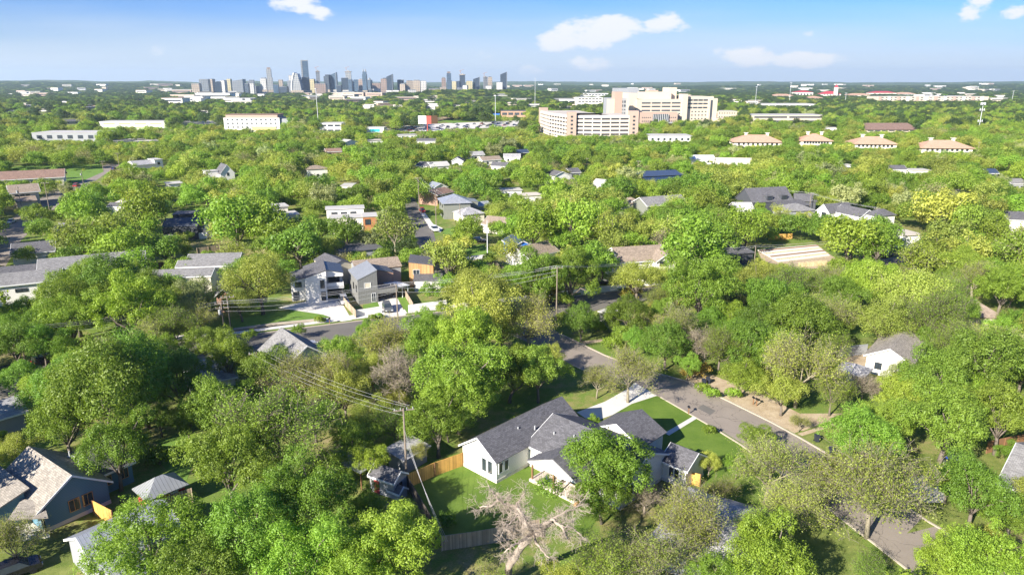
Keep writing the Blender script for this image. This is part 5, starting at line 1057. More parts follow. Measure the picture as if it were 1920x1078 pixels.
for nm_, a in dict(A=(36, 615, 690, 'heavy utility pole with three transformers at the left edge', 2, 3, 50), B=(415, 567, 632, 'left pole of the pair beside the second street', 2, 1, 422), B2=(430, 555, 628, 'right pole of the pair beside the second street', 1, 0, 434), C=(742, 532, 601, 'utility pole in front of the white porch roof', 1, 0, 746),
        D=(1041, 500, 601, 'utility pole right of the crossing', 1, 0, 1043), E=(477, 660, 745, 'utility pole with grey transformer left of the grey gable roof', 1, 1, 490), Fp=(762, 765, 905, 'tall utility pole at the corner of the golden fence', 1, 0, 763), G=(1355, 467, 500, 'utility pole left of the charred shed', 0, 0, 1354), Hh=(1414, 462, 505, 'utility pole right of the charred shed', 0, 0, 1413),
        I=(1618, 445, 500, 'utility pole right of the building plot', 1, 0, 1617), J=(914, 413, 480, 'pale pole at the edge of the small lawn', 0, 0, 914), K=(780, 333, 396, 'pole on the left side of the street running away', 1, 0, 786), L=(816, 357, 423, 'pole beside the parked pickup truck', 1, 0, 818), Mm=(862, 382, 426, 'pole in front of the grey bungalow', 0, 0, 863),
        Nn=(761, 428, 473, 'whitish pole behind the cedar house', 0, 0, 762), O=(36, 350, 408, 'pole in front of the tan stone hall', 1, 1, 44), Pp=(86, 342, 412, 'pole right of the tan stone hall', 1, 0, 96), Qq=(151, 320, 348, 'pole with white box beside the park road', 0, 1, 157), R=(193, 302, 321, 'pole at the park lawn edge', 1, 0, 194), Ss=(218, 287, 315, 'pole where the park road bends', 1, 0, 224),
        T=(1516, 362, 398, 'pole standing before the dark side roof', 1, 0, 1517), U=(1640, 390, 418, 'pole with crossarms below the long white farmhouse', 1, 0, 1641), V=(1833, 267, 293, 'leaning pole right of the terracotta roofs', 1, 0, 1832), X=(1100, 297, 315, 'pole seen above the trees, centre right', 1, 0, 1100), Yy=(1196, 302, 320, 'pole left of the dark blue roof house', 1, 0, 1196)).items():
    PL[nm_] = pole(*a[:3], a[3], a[4], a[5], a[6], 'pole_grey' if nm_ in ('J',) else 'pole')
LAND.append(('the fence corner pole', PL['Fp'][1] + Vector((0, 0, 5)), None)); LAND.append(('the transformer pole', PL['E'][1] + Vector((0, 0, 5)), None)); LAND.append(('the left edge pole', PL['A'][1] + Vector((0, 0, 5)), None))
def cable(p, q, sag, label, grp, r=.028):
    pts = [p.lerp(q, i / 14) - Vector((0, 0, sag * 4 * (i / 14) * (1 - i / 14))) for i in range(15)]
    m = MB(); m.tube(pts, [r] * 15, 4); o = m.build('power_cable', 'wire'); tag(o, label, 'cable', grp)
def span(a, b, n, nm_a, nm_b, low=2):
    (ta, ba, ha), (tb, bb, hb_) = PL[a], PL[b]; d = (bb - ba); s_ = rot2(Vector((d.x, d.y, 0)).normalized())
    hs = ['highest', 'second highest', 'third highest', 'fourth highest', 'fifth highest', 'sixth highest', 'lowest']
    for k in range(n):
        off = [(1.1, 0), (-1.1, .05), (.4, .1), (0, -1.0), (.2, -1.9), (-.2, -2.7), (0, -3.3)][k]
        cable(ba + s_ * off[0] * .9 + Vector((0, 0, ha + off[1])), bb + s_ * off[0] * .9 + Vector((0, 0, hb_ + off[1])), d.length * .018 + k * .15, '%s cable from the %s to the %s' % (hs[k] if k < n - 1 else 'lowest', nm_a, nm_b), 'power cables', .012 if ba.y < 120 else .020)
span('A', 'B', 6, 'left edge pole', 'pole pair'); span('B', 'C', 5, 'pole pair', 'white porch pole'); span('C', 'D', 5, 'white porch pole', 'crossing pole'); span('E', 'Fp', 4, 'transformer pole', 'fence corner pole'); span('G', 'Hh', 2, 'charred shed left pole', 'right pole'); span('D', 'G', 3, 'crossing pole', 'charred shed pole'); span('Hh', 'I', 2, 'charred shed pole', 'building plot pole'); span('I', 'U', 2, 'building plot pole', 'farmhouse pole'); span('K', 'L', 2, 'street left pole', 'pickup pole'); span('L', 'Mm', 2, 'pickup pole', 'bungalow pole'); span('Yy', 'T', 3, 'blue roof pole', 'dark side roof pole'); span('U', 'T', 3, 'farmhouse pole', 'dark side roof pole')
e_ = PL['A'][1]; 
for k in range(4): cable(e_ + Vector((0, .5 * k, PL['A'][2] - k * .7)), e_ + Vector((-30, -9 + .5 * k, PL['A'][2] - k * .7)), .6, '%s cable leaving the photo left of the left edge pole' % ['highest', 'second', 'third', 'lowest'][k], 'power cables', .03)
e_ = PL['Fp'][1]
for k in range(3): cable(e_ + Vector((0, .3 * k, PL['Fp'][2] - 3 - k)), P(832 + 4 * k, 1015, 2.2 - .2 * k), .5, '%s service cable from the fence corner pole over the lawn' % ['upper', 'middle', 'lower'][k], 'power cables', .014)

# ------------------------------------------------------------------ cars
def car_parts(kind, paint):
    out = []
    if kind == 'sedan': L, W, prof, cab = 4.7, 1.8, [(-2.35, .35), (-2.3, .8), (-1.5, .95), (1.0, .98), (2.1, .85), (2.35, .6), (2.35, .35)], [(-1.75, .94), (-1.0, 1.42), (.35, 1.44), (1.15, .96)]
    elif kind == 'suv': L, W, prof, cab = 4.8, 1.9, [(-2.35, .4), (-2.4, 1.0), (1.1, 1.08), (2.2, .98), (2.4, .7), (2.4, .4)], [(-2.35, 1.02), (-2.1, 1.68), (.5, 1.7), (1.3, 1.06)]
    else: L, W, prof, cab = 5.6, 2.0, [(-2.8, .5), (-2.8, 1.08), (1.5, 1.1), (2.7, 1.02), (2.8, .8), (2.8, .5)], [(-.9, 1.08), (-.75, 1.82), (.9, 1.84), (1.6, 1.08)]
    def ext(prof, w0, w1, mb):
        a = [(x, -(w0 if i in (0, len(prof) - 1) or True else w1), z) for i, (x, z) in enumerate(prof)]
        b = [(x, w0, z) for x, z in prof]; mb.hexa(a, b)
    hw_2 = W / 2
    m = MB(); ext(prof, hw_2, hw_2, m); 
    top = [(-hw_2 + .02), (hw_2 - .02)]
    out.append(('body', m, paint))
    m = MB(); cz = sorted(cab); lo = [(cab[0][0], cab[0][1]), (cab[3][0], cab[3][1])]; hi = [cab[1], cab[2]]
    for s1, s2 in ((0, 1),): 
        bl = [(lo[0][0], -hw_2 + .04, lo[0][1]), (lo[1][0], -hw_2 + .04, lo[1][1]), (lo[1][0], hw_2 - .04, lo[1][1]), (lo[0][0], hw_2 - .04, lo[0][1])]
        tp = [(hi[0][0], -hw_2 + .22, hi[0][1]), (hi[1][0], -hw_2 + .22, hi[1][1]), (hi[1][0], hw_2 - .22, hi[1][1]), (hi[0][0], hw_2 - .22, hi[0][1])]
        m.hexa(bl, tp)
    out.append(('cabin_glass', m, 'glass'))
    m = MB(); m.hexa([(p[0] + (.02 if i in (0, 3) else -.02), p[1], p[2] + .005) for i, p in enumerate(tp)], [(p[0], p[1] * .96, p[2] + .06) for p in tp]); out.append(('roof', m, paint))
    if kind == 'pickup':
        m = MB(); m.box((-1.85, 0, 1.09), 1.7, 1.6, .03); out.append(('cargo_bed', m, 'black'))
    for wx in (-L * .31, L * .31):
        for sy in (-1, 1):
            m = MB(); m.tube([(wx, sy * (hw_2 - .2), .34), (wx, sy * (hw_2 + .02), .34)], [.34, .34], 12); out.append(('wheel', m, 'black'))
    for sy in (-1, 1):
        m = MB(); m.box((prof[-1][0] - .0, sy * (hw_2 - .3), .68), .06, .38, .16); out.append(('headlight', m, 'lamp_w')); m = MB(); m.box((prof[0][0] - .02, sy * (hw_2 - .25), .82), .06, .3, .2); out.append(('tail_light', m, 'lamp_r'))
    return out
CAR_ME = {}
def car(kind, paint, loc, rz, label, group=None, cat='car'):
    key = (kind, paint)
    if key not in CAR_ME: CAR_ME[key] = [(n, m.mesh(n, mt)) for n, m, mt in car_parts(kind, paint)]
    t = thing('parked_car' if group != 'cars on the motorway' else 'motorway_car', loc, label, cat, group); t.rotation_euler.z = rz
    for n, me_ in CAR_ME[key]: ch = bpy.data.objects.new(n, me_); COL.objects.link(ch); ch.parent = t
    return t
def cpx(kind, paint, x, y, x2, y2, label, **k):   # nose towards x2,y2
    a, b = P(x, y), P(x2, y2); car(kind, paint, (a.x, a.y, .03), math.atan2(b.y - a.y, b.x - a.x), label, **k); keep_rect(x - 8, y - 8, x + 8, y + 2, a.y, 5)
cpx('suv', 'p_grey', 727, 582, 732, 592, 'dark grey car on the drive of the grey batten house')
cpx('suv', 'p_silver', 645, 568, 650, 578, 'silver car parked between the white brick house and the slatted fence')
cpx('pickup', 'p_white', 815, 433, 824, 440, 'white pickup truck at the kerb of the street running away', cat='pickup truck')
cpx('sedan', 'p_black', 1124, 533, 1134, 532, 'black car on the drive beyond the crossing')
cpx('suv', 'p_black', 898, 455, 908, 455, 'dark car in front of the small lawn')
cpx('suv', 'p_blue', 985, 627, 994, 633, 'dark blue car under the big tree at the crossing')
cpx('sedan', 'p_silver', 572, 652, 580, 650, 'silver blue car beside the grey gable house')
cpx('suv', 'p_red', 144, 350, 150, 348, 'red car at the park road bend')
cpx('sedan', 'p_blue', 213, 318, 219, 315, 'dark blue car driving on the park road')
cpx('sedan', 'p_white', 22, 418, 30, 414, 'white car on the left street')
cpx('suv', 'p_black', 20, 698, 36, 694, 'black car under trees on the second street, left edge')
cpx('suv', 'p_black', 90, 680, 104, 676, 'black car in tree shade right of the left edge pole')
cpx('suv', 'p_black', 1790, 868, 1780, 880, 'black car beside the blue bin at the right')
cpx('suv', 'p_black', 30, 1078, 52, 1070, 'black car cut by the bottom left corner')
cpx('suv', 'p_red', 792, 398, 797, 404, 'red car under the trees beside the street running away')
cpx('pickup', 'p_blue', 1660, 482, 1668, 480, 'blue pickup on the shaded road right of the building plot', cat='pickup truck')
rr = random.Random(5); lanes = []
for li in range(5):
    ya, yb = 241.5 + li * 2.1, 229.0 + li * 1.8; x = 735 + rr.uniform(0, 14)
    while x < 985:
        f = (x - 735) / 250; y = ya + (yb - ya) * f; a, b = P(x, y), P(x + 5, y + (yb - ya) * 5 / 250); lanes.append((x, y, a, b)); x += rr.uniform(14, 32)
mc = {}; ml = []
for i, (x, y, a, b) in enumerate(sorted(lanes, key=lambda q: q[0])):
    pt = rr.choice(['p_white', 'p_black', 'p_silver', 'p_red', 'p_blue', 'p_grey']); kd = rr.choice(['sedan', 'suv', 'pickup']); an = math.atan2(b.y - a.y, b.x - a.x) + (PI if i % 2 else 0)
    ml.append((kd, pt, a, an)); mc[(kd, pt)] = mc.get((kd, pt), 0) + 1
mi = {}
for kd, pt, a, an in ml:
    k = mi.get((kd, pt), 0); mi[(kd, pt)] = k + 1
    car(kd, pt, (a.x, a.y, .06), an, 'tiny %s %s in the motorway traffic%s' % (pt[2:], kd, '' if mc[(kd, pt)] == 1 else ', %s of them from the left' % (FW[k] if k else 'first')), 'cars on the motorway')

# ------------------------------------------------------------------ street furniture
def bin_(x, y, mat, label):
    b = P(x, y); t = thing('wheelie_bin', tuple(b), label, 'bin'); m = MB(); m.hexa([b + Vector(q) for q in ((-.25, -.28, .1), (.25, -.28, .1), (.25, .28, .1), (-.25, .28, .1))], [b + Vector(q) for q in ((-.3, -.36, 1.0), (.3, -.36, 1.0), (.3, .36, 1.0), (-.3, .36, 1.0))]); m.build('body', mat, t)
    m = MB(); m.slab([b + Vector((-.33, -.4, 1.04)), b + Vector((.33, -.4, 1.04)), b + Vector((.33, .4, 1.12)), b + Vector((-.33, .4, 1.12))], .06); m.build('lid', mat, t)
    for sx in (-1, 1): m = MB(); m.tube([b + Vector((sx * .28, .28, .12)), b + Vector((sx * .33, .28, .12))], [.12, .12], 10); m.build('wheel', 'black', t)
bin_(1319, 722, 'bin_dark', 'dark blue wheelie bin by the roadside soil, left one'); bin_(1327, 719, 'bin_dark', 'dark wheelie bin right beside the left one at the roadside soil'); bin_(1531, 828, 'bin_dark', 'black wheelie bin on the verge opposite the small tree'); bin_(1777, 872, 'bin_blue', 'bright blue wheelie bin beside the black car at the right'); bin_(1558, 852, 'bin_dark', 'dark bin under the round tree beside the kerb')
def mailbox(x, y, label):
    b = P(x, y); t = thing('mailbox', tuple(b), label, 'mailbox'); m = MB(); m.obox(b + Vector((0, 0, .5)), (.07, 0, 0), (0, .07, 0), (0, 0, .5)); m.build('post', 'post', t)
    m = MB(); c = b + Vector((0, 0, 1.15)); m.hexa([c + Vector((.25 * math.cos(a) * .8, -.3, .2 * math.sin(a))) for a in [k * PI / 5 for k in range(6)]], [c + Vector((.25 * math.cos(a) * .8, .3, .2 * math.sin(a))) for a in [k * PI / 5 for k in range(6)]]); m.build('box', 'blackframe', t)
mailbox(1291, 776, 'black mailbox on brown post where the walkway meets the road'); mailbox(1412, 758, 'left mailbox of two on the far side of the road'); mailbox(1418, 761, 'right mailbox of two on the far side of the road'); mailbox(618, 607, 'mailbox at the corner of the shared drive')

# ------------------------------------------------------------------ trees
def unit(v): return v / np.maximum(np.linalg.norm(v, axis=1, keepdims=True), 1e-9)
def quads_mesh(name, c, n, size, rng, mat, aspect=.62):
    k = len(c); t = unit(np.cross(n, rng.normal(size=(k, 3)))); b = np.cross(n, t)
    s = (size * rng.uniform(.6, 1.3, k))[:, None]; fold = n * s * rng.uniform(-.25, .25, (k, 1))
    v = np.stack([c - t * s, c - b * s * aspect + fold, c + t * s, c + b * s * aspect + fold], 1).reshape(-1, 3).astype(np.float32)
    me = bpy.data.meshes.new(name); me.vertices.add(4 * k); me.vertices.foreach_set('co', v.ravel())
    me.loops.add(4 * k); me.loops.foreach_set('vertex_index', np.arange(4 * k, dtype=np.int32))
    me.polygons.add(k); me.polygons.foreach_set('loop_start', np.arange(0, 4 * k, 4, dtype=np.int32)); me.polygons.foreach_set('loop_total', np.full(k, 4, dtype=np.int32))
    me.materials.append(M[mat]); me.update(calc_edges=True); return me
def lobes(rng, R, zc, rz, nl, lr):
    i = np.arange(nl) + .5; ph = np.arccos(1 - 1.45 * i / nl); th = PI * (1 + 5 ** .5) * i + rng.uniform(0, 6)
    d = np.stack([np.cos(th) * np.sin(ph), np.sin(th) * np.sin(ph), np.cos(ph)], 1)
    d += rng.normal(0, .22, d.shape); k = rng.uniform(.42, .92, (nl, 1))
    c = d * k * np.array([R, R, rz]) + np.array([0, 0, zc]); r = R * lr * rng.uniform(.55, 1.35, nl) * (1.25 - .5 * k[:, 0])
    return np.vstack([c, [[0, 0, zc]]]), np.append(r, R * .5)
def crown(name, seed, R=6.0, zc=7.0, rz=4.4, nl=16, lr=.36, leaves=12000, size=.19, per=32, cr=.34, gap=.12, mat='leaf_G', low=-.45, up=.75):
    rng = np.random.default_rng(seed); C, r = lobes(rng, R, zc, rz, nl, lr); nc = leaves // per; pts = []; nor = []; got = 0
    ph = rng.uniform(0, 6, 6)
    while got < nc:
        k = nc * 2; li = rng.choice(len(C), k, p=r ** 2 / np.sum(r ** 2)); d = unit(rng.normal(size=(k, 3))); d = d[(d[:, 2] > low)]; li = li[:len(d)]
        p = C[li] + d * r[li][:, None] * (rng.uniform(.72, 1.2, (len(d), 1)) + (rng.random((len(d), 1)) < .1) * rng.uniform(.1, .4, (len(d), 1))) * np.array([1, 1, .85])
        ok = np.ones(len(p), bool)
        for j in range(len(C)): ok &= (np.linalg.norm((p - C[j]) / np.array([1, 1, .85]), axis=1) > r[j] * .84) | (li == j)
        q = p * (2.1 / R * 3); g = np.sin(q[:, 0] + ph[0]) * np.sin(q[:, 1] + ph[1]) * np.sin(q[:, 2] + ph[2]) + .5 * np.sin(2.3 * q[:, 0] + ph[3]) * np.sin(2.1 * q[:, 1] + ph[4]); ok &= g > -1.0 + gap * 3.6
        pts.append(p[ok]); nor.append(d[ok]); got += ok.sum()
    p = np.vstack(pts)[:nc]; d = np.vstack(nor)[:nc]
    p = np.repeat(p, per, 0); d = np.repeat(d, per, 0); off = rng.normal(0, cr, p.shape); off -= d * np.maximum(0, np.sum(off * d, 1, keepdims=True)) * .4
    n = unit(unit(off) * 1.1 + d * up * .8 + rng.normal(0, .4, p.shape) + np.array([0, 0, .25]))
    return quads_mesh(name, p + off, n, size, rng, mat), C, r
def limbs(mb, rng, base, tip, r0, r1, n=5, wob=.12):
    base, tip = Vector(base), Vector(tip); L = (tip - base).length; pts = []; rad = []
    for i in range(n + 1):
        t = i / n; p = base.lerp(tip, t); p.z += math.sin(t * PI) * L * .1
        if 0 < i < n: p += Vector(rng.normal(0, wob * L / n, 3))
        pts.append(p); rad.append(r0 + (r1 - r0) * t)
    mb.tube(pts, rad, 6); return pts
def trunk_mesh(name, seed, C, r, zc, R, mat, tr=.34):
    rng = np.random.default_rng(seed + 50); mb = MB(); f = zc * .42; lean = rng.normal(0, .35, 2)
    mb.tube([(0, 0, -.3), (lean[0] * .2, lean[1] * .2, f * .45), (lean[0], lean[1], f)], [tr * 1.35, tr, tr * .85], 8)
    for i in range(0, len(C) - 1, 2): limbs(mb, rng, (lean[0], lean[1], f - .3), tuple(C[i] * np.array([.9, .9, 1])), tr * .55, .06)
    limbs(mb, rng, (lean[0], lean[1], f - .2), (0, 0, zc * 1.2), tr * .7, .08)
    return mb.mesh(name, mat, uv=False, smooth=True)
def branchy(name, seed, R, Ht, mat, levels=4, kids=4, droop=.0, twig=.02, r0=.3, wob=.18, first=.32, spread=.75, upb=.35, side=5):
    """recursive limbs; returns mesh and twig points for leaves"""
    rng = random.Random(seed); mb = MB(); tips = []
    def grow(p, d, L, r, lv):
        n = 4 if lv < levels else 3; pts = [p.copy()]; rad = [r]; q = p.copy(); dd = d.copy()
        for i in range(n):
            dd = (dd + Vector((rng.gauss(0, wob), rng.gauss(0, wob), rng.gauss(0, wob) + (.06 if lv < levels - 1 else -droop)))).normalized(); q = q + dd * L / n; pts.append(q.copy()); rad.append(max(twig, r * (1 - .6 * (i + 1) / n)))
            if lv >= levels - 1: tips.append((q.copy(), dd.copy()))
            if lv < levels and i >= 1:
                kk = kids if lv < levels - 1 else kids - 1
                for _ in range(kk // 2 + (rng.random() < .5)):
                    nd = (dd + Vector((rng.gauss(0, spread), rng.gauss(0, spread), rng.gauss(0, spread * .6) + upb * .3))).normalized(); grow(q, nd, L * rng.uniform(.5, .75), rad[-1] * .68, lv + 1)
        mb.tube(pts, rad, side if lv < 2 else 3, cap=False)
    base_top = Ht * first; mb.tube([(0, 0, -.3), (.1, 0, base_top * .6), (.2, .1, base_top)], [r0 * 1.3, r0, r0 * .85], 7)
    k0 = 5
    for i in range(k0):
        a = 2 * PI * (i + rng.uniform(-.3, .3)) / k0; grow(Vector((.2, .1, base_top - .1)), Vector((math.cos(a) * .8, math.sin(a) * .8, .75)).normalized(), R * .82, r0 * .6, 1)
    grow(Vector((.2, .1, base_top - .1)), Vector((.1, .1, 1)), (Ht - base_top) * .6, r0 * .6, 1)
    return mb.mesh(name, mat, uv=False, smooth=True), tips
def tip_leaves(name, tips, seed, count, size, mat, cr=.3):
    rng = np.random.default_rng(seed); T = np.array([t[0][:] for t in tips]); i = rng.integers(0, len(T), count); p = T[i] + rng.normal(0, cr, (count, 3)); n = unit(rng.normal(size=(count, 3)) + np.array([0, 0, .7]))
    return quads_mesh(name, p, n, size, rng, mat)
SPEC = {}   # code -> list of (crown mesh, trunk mesh, R, zc, lod)
def mk(code, v, mat, lod, barkm='bark', **k):
    base = dict(R=6.0, zc=7.0, rz=4.2); base.update(k); R, zc = base['R'], base['zc']
    if lod == 0: base.update(leaves=base.get('leaves', 24000), size=base.get('size', .125))
    else: base.update(leaves=int(base.get('leaves', 15000) * .26), size=base.get('size', .165) * 1.8, per=9, cr=.55)
    me, C, r = crown('foliage', v * 17 + 5 + lod * 3, mat=mat, **base)
    tm = trunk_mesh('bark', v, C, r, zc, R, barkm, .32)
    SPEC.setdefault((code, lod), []).append((me, tm, R, zc))
for lod in (0, 1):
    for v in range(3): mk('D', v, 'leaf_D', lod, nl=18, lr=.34, gap=.10)
    for v in range(4): mk('G', v + 10, 'leaf_G', lod, nl=[16, 22, 13, 26][v], lr=[.36, .30, .40, .27][v], rz=[4.4, 5, 4, 4.6][v], gap=.12)
    if True: mk('F', 50, 'leaf_F', 1, nl=18, lr=.34, gap=.1) if lod else None
    for v in range(2): mk('L', v + 20, 'leaf_L', lod, nl=20, lr=.30, gap=.16, rz=3.8)
    for v in range(2): mk('Y', v + 30, 'leaf_Y', lod, nl=24, lr=.26, leaves=15000, gap=.22, per=9, cr=.5, up=.3) if lod == 0 else mk('Y', v + 30, 'leaf_Y', lod, nl=24, lr=.26, leaves=11000, gap=.2)
    for v in range(1): mk('P', v + 40, 'leaf_P', lod, nl=20, lr=.28, leaves=15000, gap=.18, per=10)
# open crowned trees with visible limbs
for v in range(3):
    tm, tips = branchy('bark', 60 + v, 6.0, 11.5, M['bark_pale'], levels=4, kids=4, twig=.02, r0=.30)
    SPEC.setdefault(('S', 0), []).append((tip_leaves('foliage', tips, 70 + v, 12000, .115, 'leaf_Y', .42), tm, 6.0, 7.0))
    tm, tips = branchy('bark', 80 + v, 6.0, 11.5, M['bark'], levels=4, kids=4, twig=.02, r0=.30)
    SPEC.setdefault(('K', 0), []).append((tip_leaves('foliage', tips, 90 + v, 15000, .12, 'leaf_G' if v else 'leaf_L', .45), tm, 6.0, 7.0))
for v in range(2):
    tm, tips = branchy('bark', 100 + v, 5.5, 10.5, M['bark_mauve'], levels=4, kids=5, twig=.022, r0=.26, wob=.22)
    SPEC.setdefault(('B', 0), []).append((tip_leaves('foliage', tips, 110 + v, 5000, .11, 'leaf_T', .35), tm, 5.5, 6.4))
for c_ in ('S', 'B', 'K'):
    tm, tips = branchy('bark', 130, 6.0, 11, M['bark_pale'], levels=3, kids=4, twig=.035, r0=.3)
    SPEC[(c_, 1)] = [(tip_leaves('foliage', tips, 131, dict(S=2600, B=900, K=3600)[c_], .28, dict(S='leaf_Y', B='leaf_T', K='leaf_L')[c_], .7), tm, 6.0, 7.0)]
sp_txt = dict(D='dark green oak', G='bright green leafy tree', L='lime green tree', Y='yellow green spring tree', P='pale leaved tree', S='sparse tree with pale limbs', F='distance dulled green tree', K='open crowned green tree', B='bare twiggy tree')
TREES = []      # dict(x, y, s, code)
def tree_at(cx, cy, wpx, code, ratio=1.0):
    R, zc = 6.0, 7.0; z = 6.0
    for _ in range(4):
        g = P(cx, cy, z); dep = Q(g)[2]; s = .93 * wpx / 2 / (F_PX / dep) / R; s = max(.22, min(1.75, s)); z = zc * s
    TREES.append(dict(x=g.x, y=g.y, s=s, c=code, px=(cx, cy), hand=True))
hand = """270 1020 190 G,430 880 170 D,525 815 200 K,470 1000 190 D,600 950 180 G,560 1065 190 G,740 1010 210 G,670 1070 160 G,620 880 80 D,690 950 80 G,200 755 210 D,120 790 150 D,265 720 170 D,120 720 140 D,215 848 150 G,25 840 90 Y,20 1020 110 S,
410 770 130 D,330 705 150 D,430 678 110 G,380 640 80 D,290 645 80 S,190 658 60 B,118 655 70 G,30 640 110 D,60 618 100 D,140 565 130 D,205 530 140 D,155 535 105 G,245 585 140 G,255 500 70 G,300 580 90 D,365 555 105 P,487 525 125 Y,450 562 80 Y,
225 455 110 G,180 455 90 G,270 400 100 G,440 425 110 G,500 425 100 G,560 450 110 D,600 430 70 D,650 440 70 D,690 450 50 D,740 440 80 S,760 470 50 G,885 540 140 Y,905 592 160 Y,840 490 90 Y,990 600 120 S,940 620 100 Y,806 548 46 D,
1010 525 120 G,1070 515 120 G,1110 490 100 G,958 508 40 L,1000 545 70 L,850 470 80 Y,880 430 60 G,812 640 115 G,870 650 140 G,850 710 180 G,860 740 150 G,955 690 130 G,1010 700 110 L,820 790 140 G,840 800 60 G,645 655 90 D,690 618 60 G,620 720 100 S,720 650 100 S,745 710 130 B,
700 700 80 Y,560 720 110 S,600 700 90 K,690 770 100 Y,660 830 90 D,700 870 70 G,590 790 80 D,740 800 80 K,790 720 60 B,1090 605 70 D,1180 585 90 D,1250 640 105 D,1190 640 60 D,1308 640 90 B,1245 580 60 L,1300 470 130 G,1310 545 140 G,1250 530 70 Y,1195 520 100 Y,1390 700 90 G,1400 635 120 D,1445 560 120 D,1500 600 130 D,1475 548 90 K,1545 590 100 S,1430 610 90 D,
1620 540 110 G,1700 560 140 Y,1760 600 120 K,1650 600 120 Y,1880 540 100 G,1830 520 90 S,1500 690 150 S,1470 730 100 Y,1560 740 80 K,1690 708 95 P,1630 815 150 D,1755 710 150 L,1850 690 160 L,1775 790 180 L,1880 780 150 L,1700 740 110 L,1860 640 110 S,1920 690 110 L,1620 720 60 B,1415 815 62 D,1440 880 140 S,1560 890 110 Y,1640 915 200 S,1480 950 120 S,
1830 920 150 D,1780 900 90 L,1900 960 110 D,1860 1060 190 G,1760 1060 120 G,1225 1062 150 S,1425 1010 110 K,1450 1060 170 G,1130 1060 150 K,1340 1085 130 G,1060 1085 110 Y,1130 868 185 G,1130 935 100 G,1180 700 110 S,1350 930 70 S,1290 985 165 S,1330 870 50 Y,1210 930 70 B,
90 730 100 D,40 700 80 D,80 650 80 D,20 590 70 D,340 500 60 D,330 620 90 K,260 660 70 D,350 790 90 D,300 790 60 D,560 620 30 G,705 652 60 D,805 612 60 G,740 745 70 Y,780 850 50 S,540 745 70 D,500 700 100 D,440 740 80 G,480 760 70 D,
1060 560 40 L,1150 600 50 D,1330 600 80 D,1370 590 80 G,1350 660 80 K,1290 690 50 D,1440 670 70 D,1560 650 60 K,1580 560 90 D,1530 540 80 K,1700 610 90 K,1780 560 80 K,1790 650 90 K,1730 640 60 D,1820 730 100 G,1900 850 60 G,1690 790 80 L,1500 790 40 S,1370 810 0 S,1000 420 110 G,1070 420 110 G,950 470 60 S,1150 460 70 Y,1130 440 80 K,1060 450 60 D,1330 480 70 D,1345 440 90 G,1400 425 90 G,1490 422 60 D,1595 440 110 G,1650 458 90 G,1650 440 70 D,1760 470 80 Y,1820 480 80 Y,1820 415 90 L,1730 500 90 K,1880 470 70 K,1770 400 100 Y,1700 380 60 P,1740 380 60 D"""
for ln in hand.replace('\n', '').split(','):
    a = ln.split()
    if float(a[2]) > 0: tree_at(float(a[0]), float(a[1]), float(a[2]), a[3])
OP = np.array(OPEN, dtype=float); FT = np.array(FOOT, dtype=float)
def blocked(x, y, s, tol=1):
    if len(FT) and np.any((FT[:, 0] - x) ** 2 + (FT[:, 1] - y) ** 2 < (FT[:, 2] * .75 + 1.2 * s) ** 2): return True
    zc = 7.0 * s; q = Q((x, y, zc)); rx = 6.2 * s * F_PX / q[2]; ry = 5.0 * s * F_PX / q[2]
    m = (OP[:, 2] > y - 4) & (((OP[:, 0] - q[0]) / rx) ** 2 + ((OP[:, 1] - q[1]) / ry) ** 2 < 1)
    return m.sum() > tol
rt = random.Random(11)
def fill(y0, y1, step, smin, smax, near_check=True):
    out = []; y = y0; 
    while y < y1:
        half = y * .90 + 24; x = -half
        while x < half:
            px, py = x + rt.uniform(-.42, .42) * step, y + rt.uniform(-.42, .42) * step; s = rt.uniform(smin, smax)
            f = math.sin(px * .021 + 1.3) * math.cos(py * .017) + math.sin(px * .05 + py * .043)
            c = rt.choices('DGLYPSKB', weights=[24 + 12 * f, 28, 10 + 5 * f, 20 - 9 * f, 3, 11 - 5 * f, 7, 4])[0]
            out.append((px, py, s, c)); x += step
        y += step
    return out
cells = {}
def ckey(x, y): return (int(x // 12), int(y // 12))
def place(x, y, s, c):
    kx, ky = ckey(x, y)
    for i in (-1, 0, 1):
        for j in (-1, 0, 1):
            for (tx, ty, ts) in cells.get((kx + i, ky + j), ()):
                if (tx - x) ** 2 + (ty - y) ** 2 < (4.1 * (ts + s)) ** 2 * (.8 if y > 150 else 1): return False
    cells.setdefault((kx, ky), []).append((x, y, s)); return True
for t_ in TREES: cells.setdefault(ckey(t_['x'], t_['y']), []).append((t_['x'], t_['y'], t_['s']))
STUFF = []
for (x, y, s, c) in fill(54, 700, 6.3, .36, 1.12):
    for sh in (1, .75, .5, .33):
        if sh < 1 and rt.random() < .25: break
        if not blocked(x, y, s * sh, 1 if y < 300 else 0):
            if place(x, y, s * sh, c): TREES.append(dict(x=x, y=y, s=s * sh, c=c, hand=False))
            break
def on_far(x, y): return len(FT) and np.any((FT[:, 0] - x) ** 2 + (FT[:, 1] - y) ** 2 < (FT[:, 2]) ** 2)
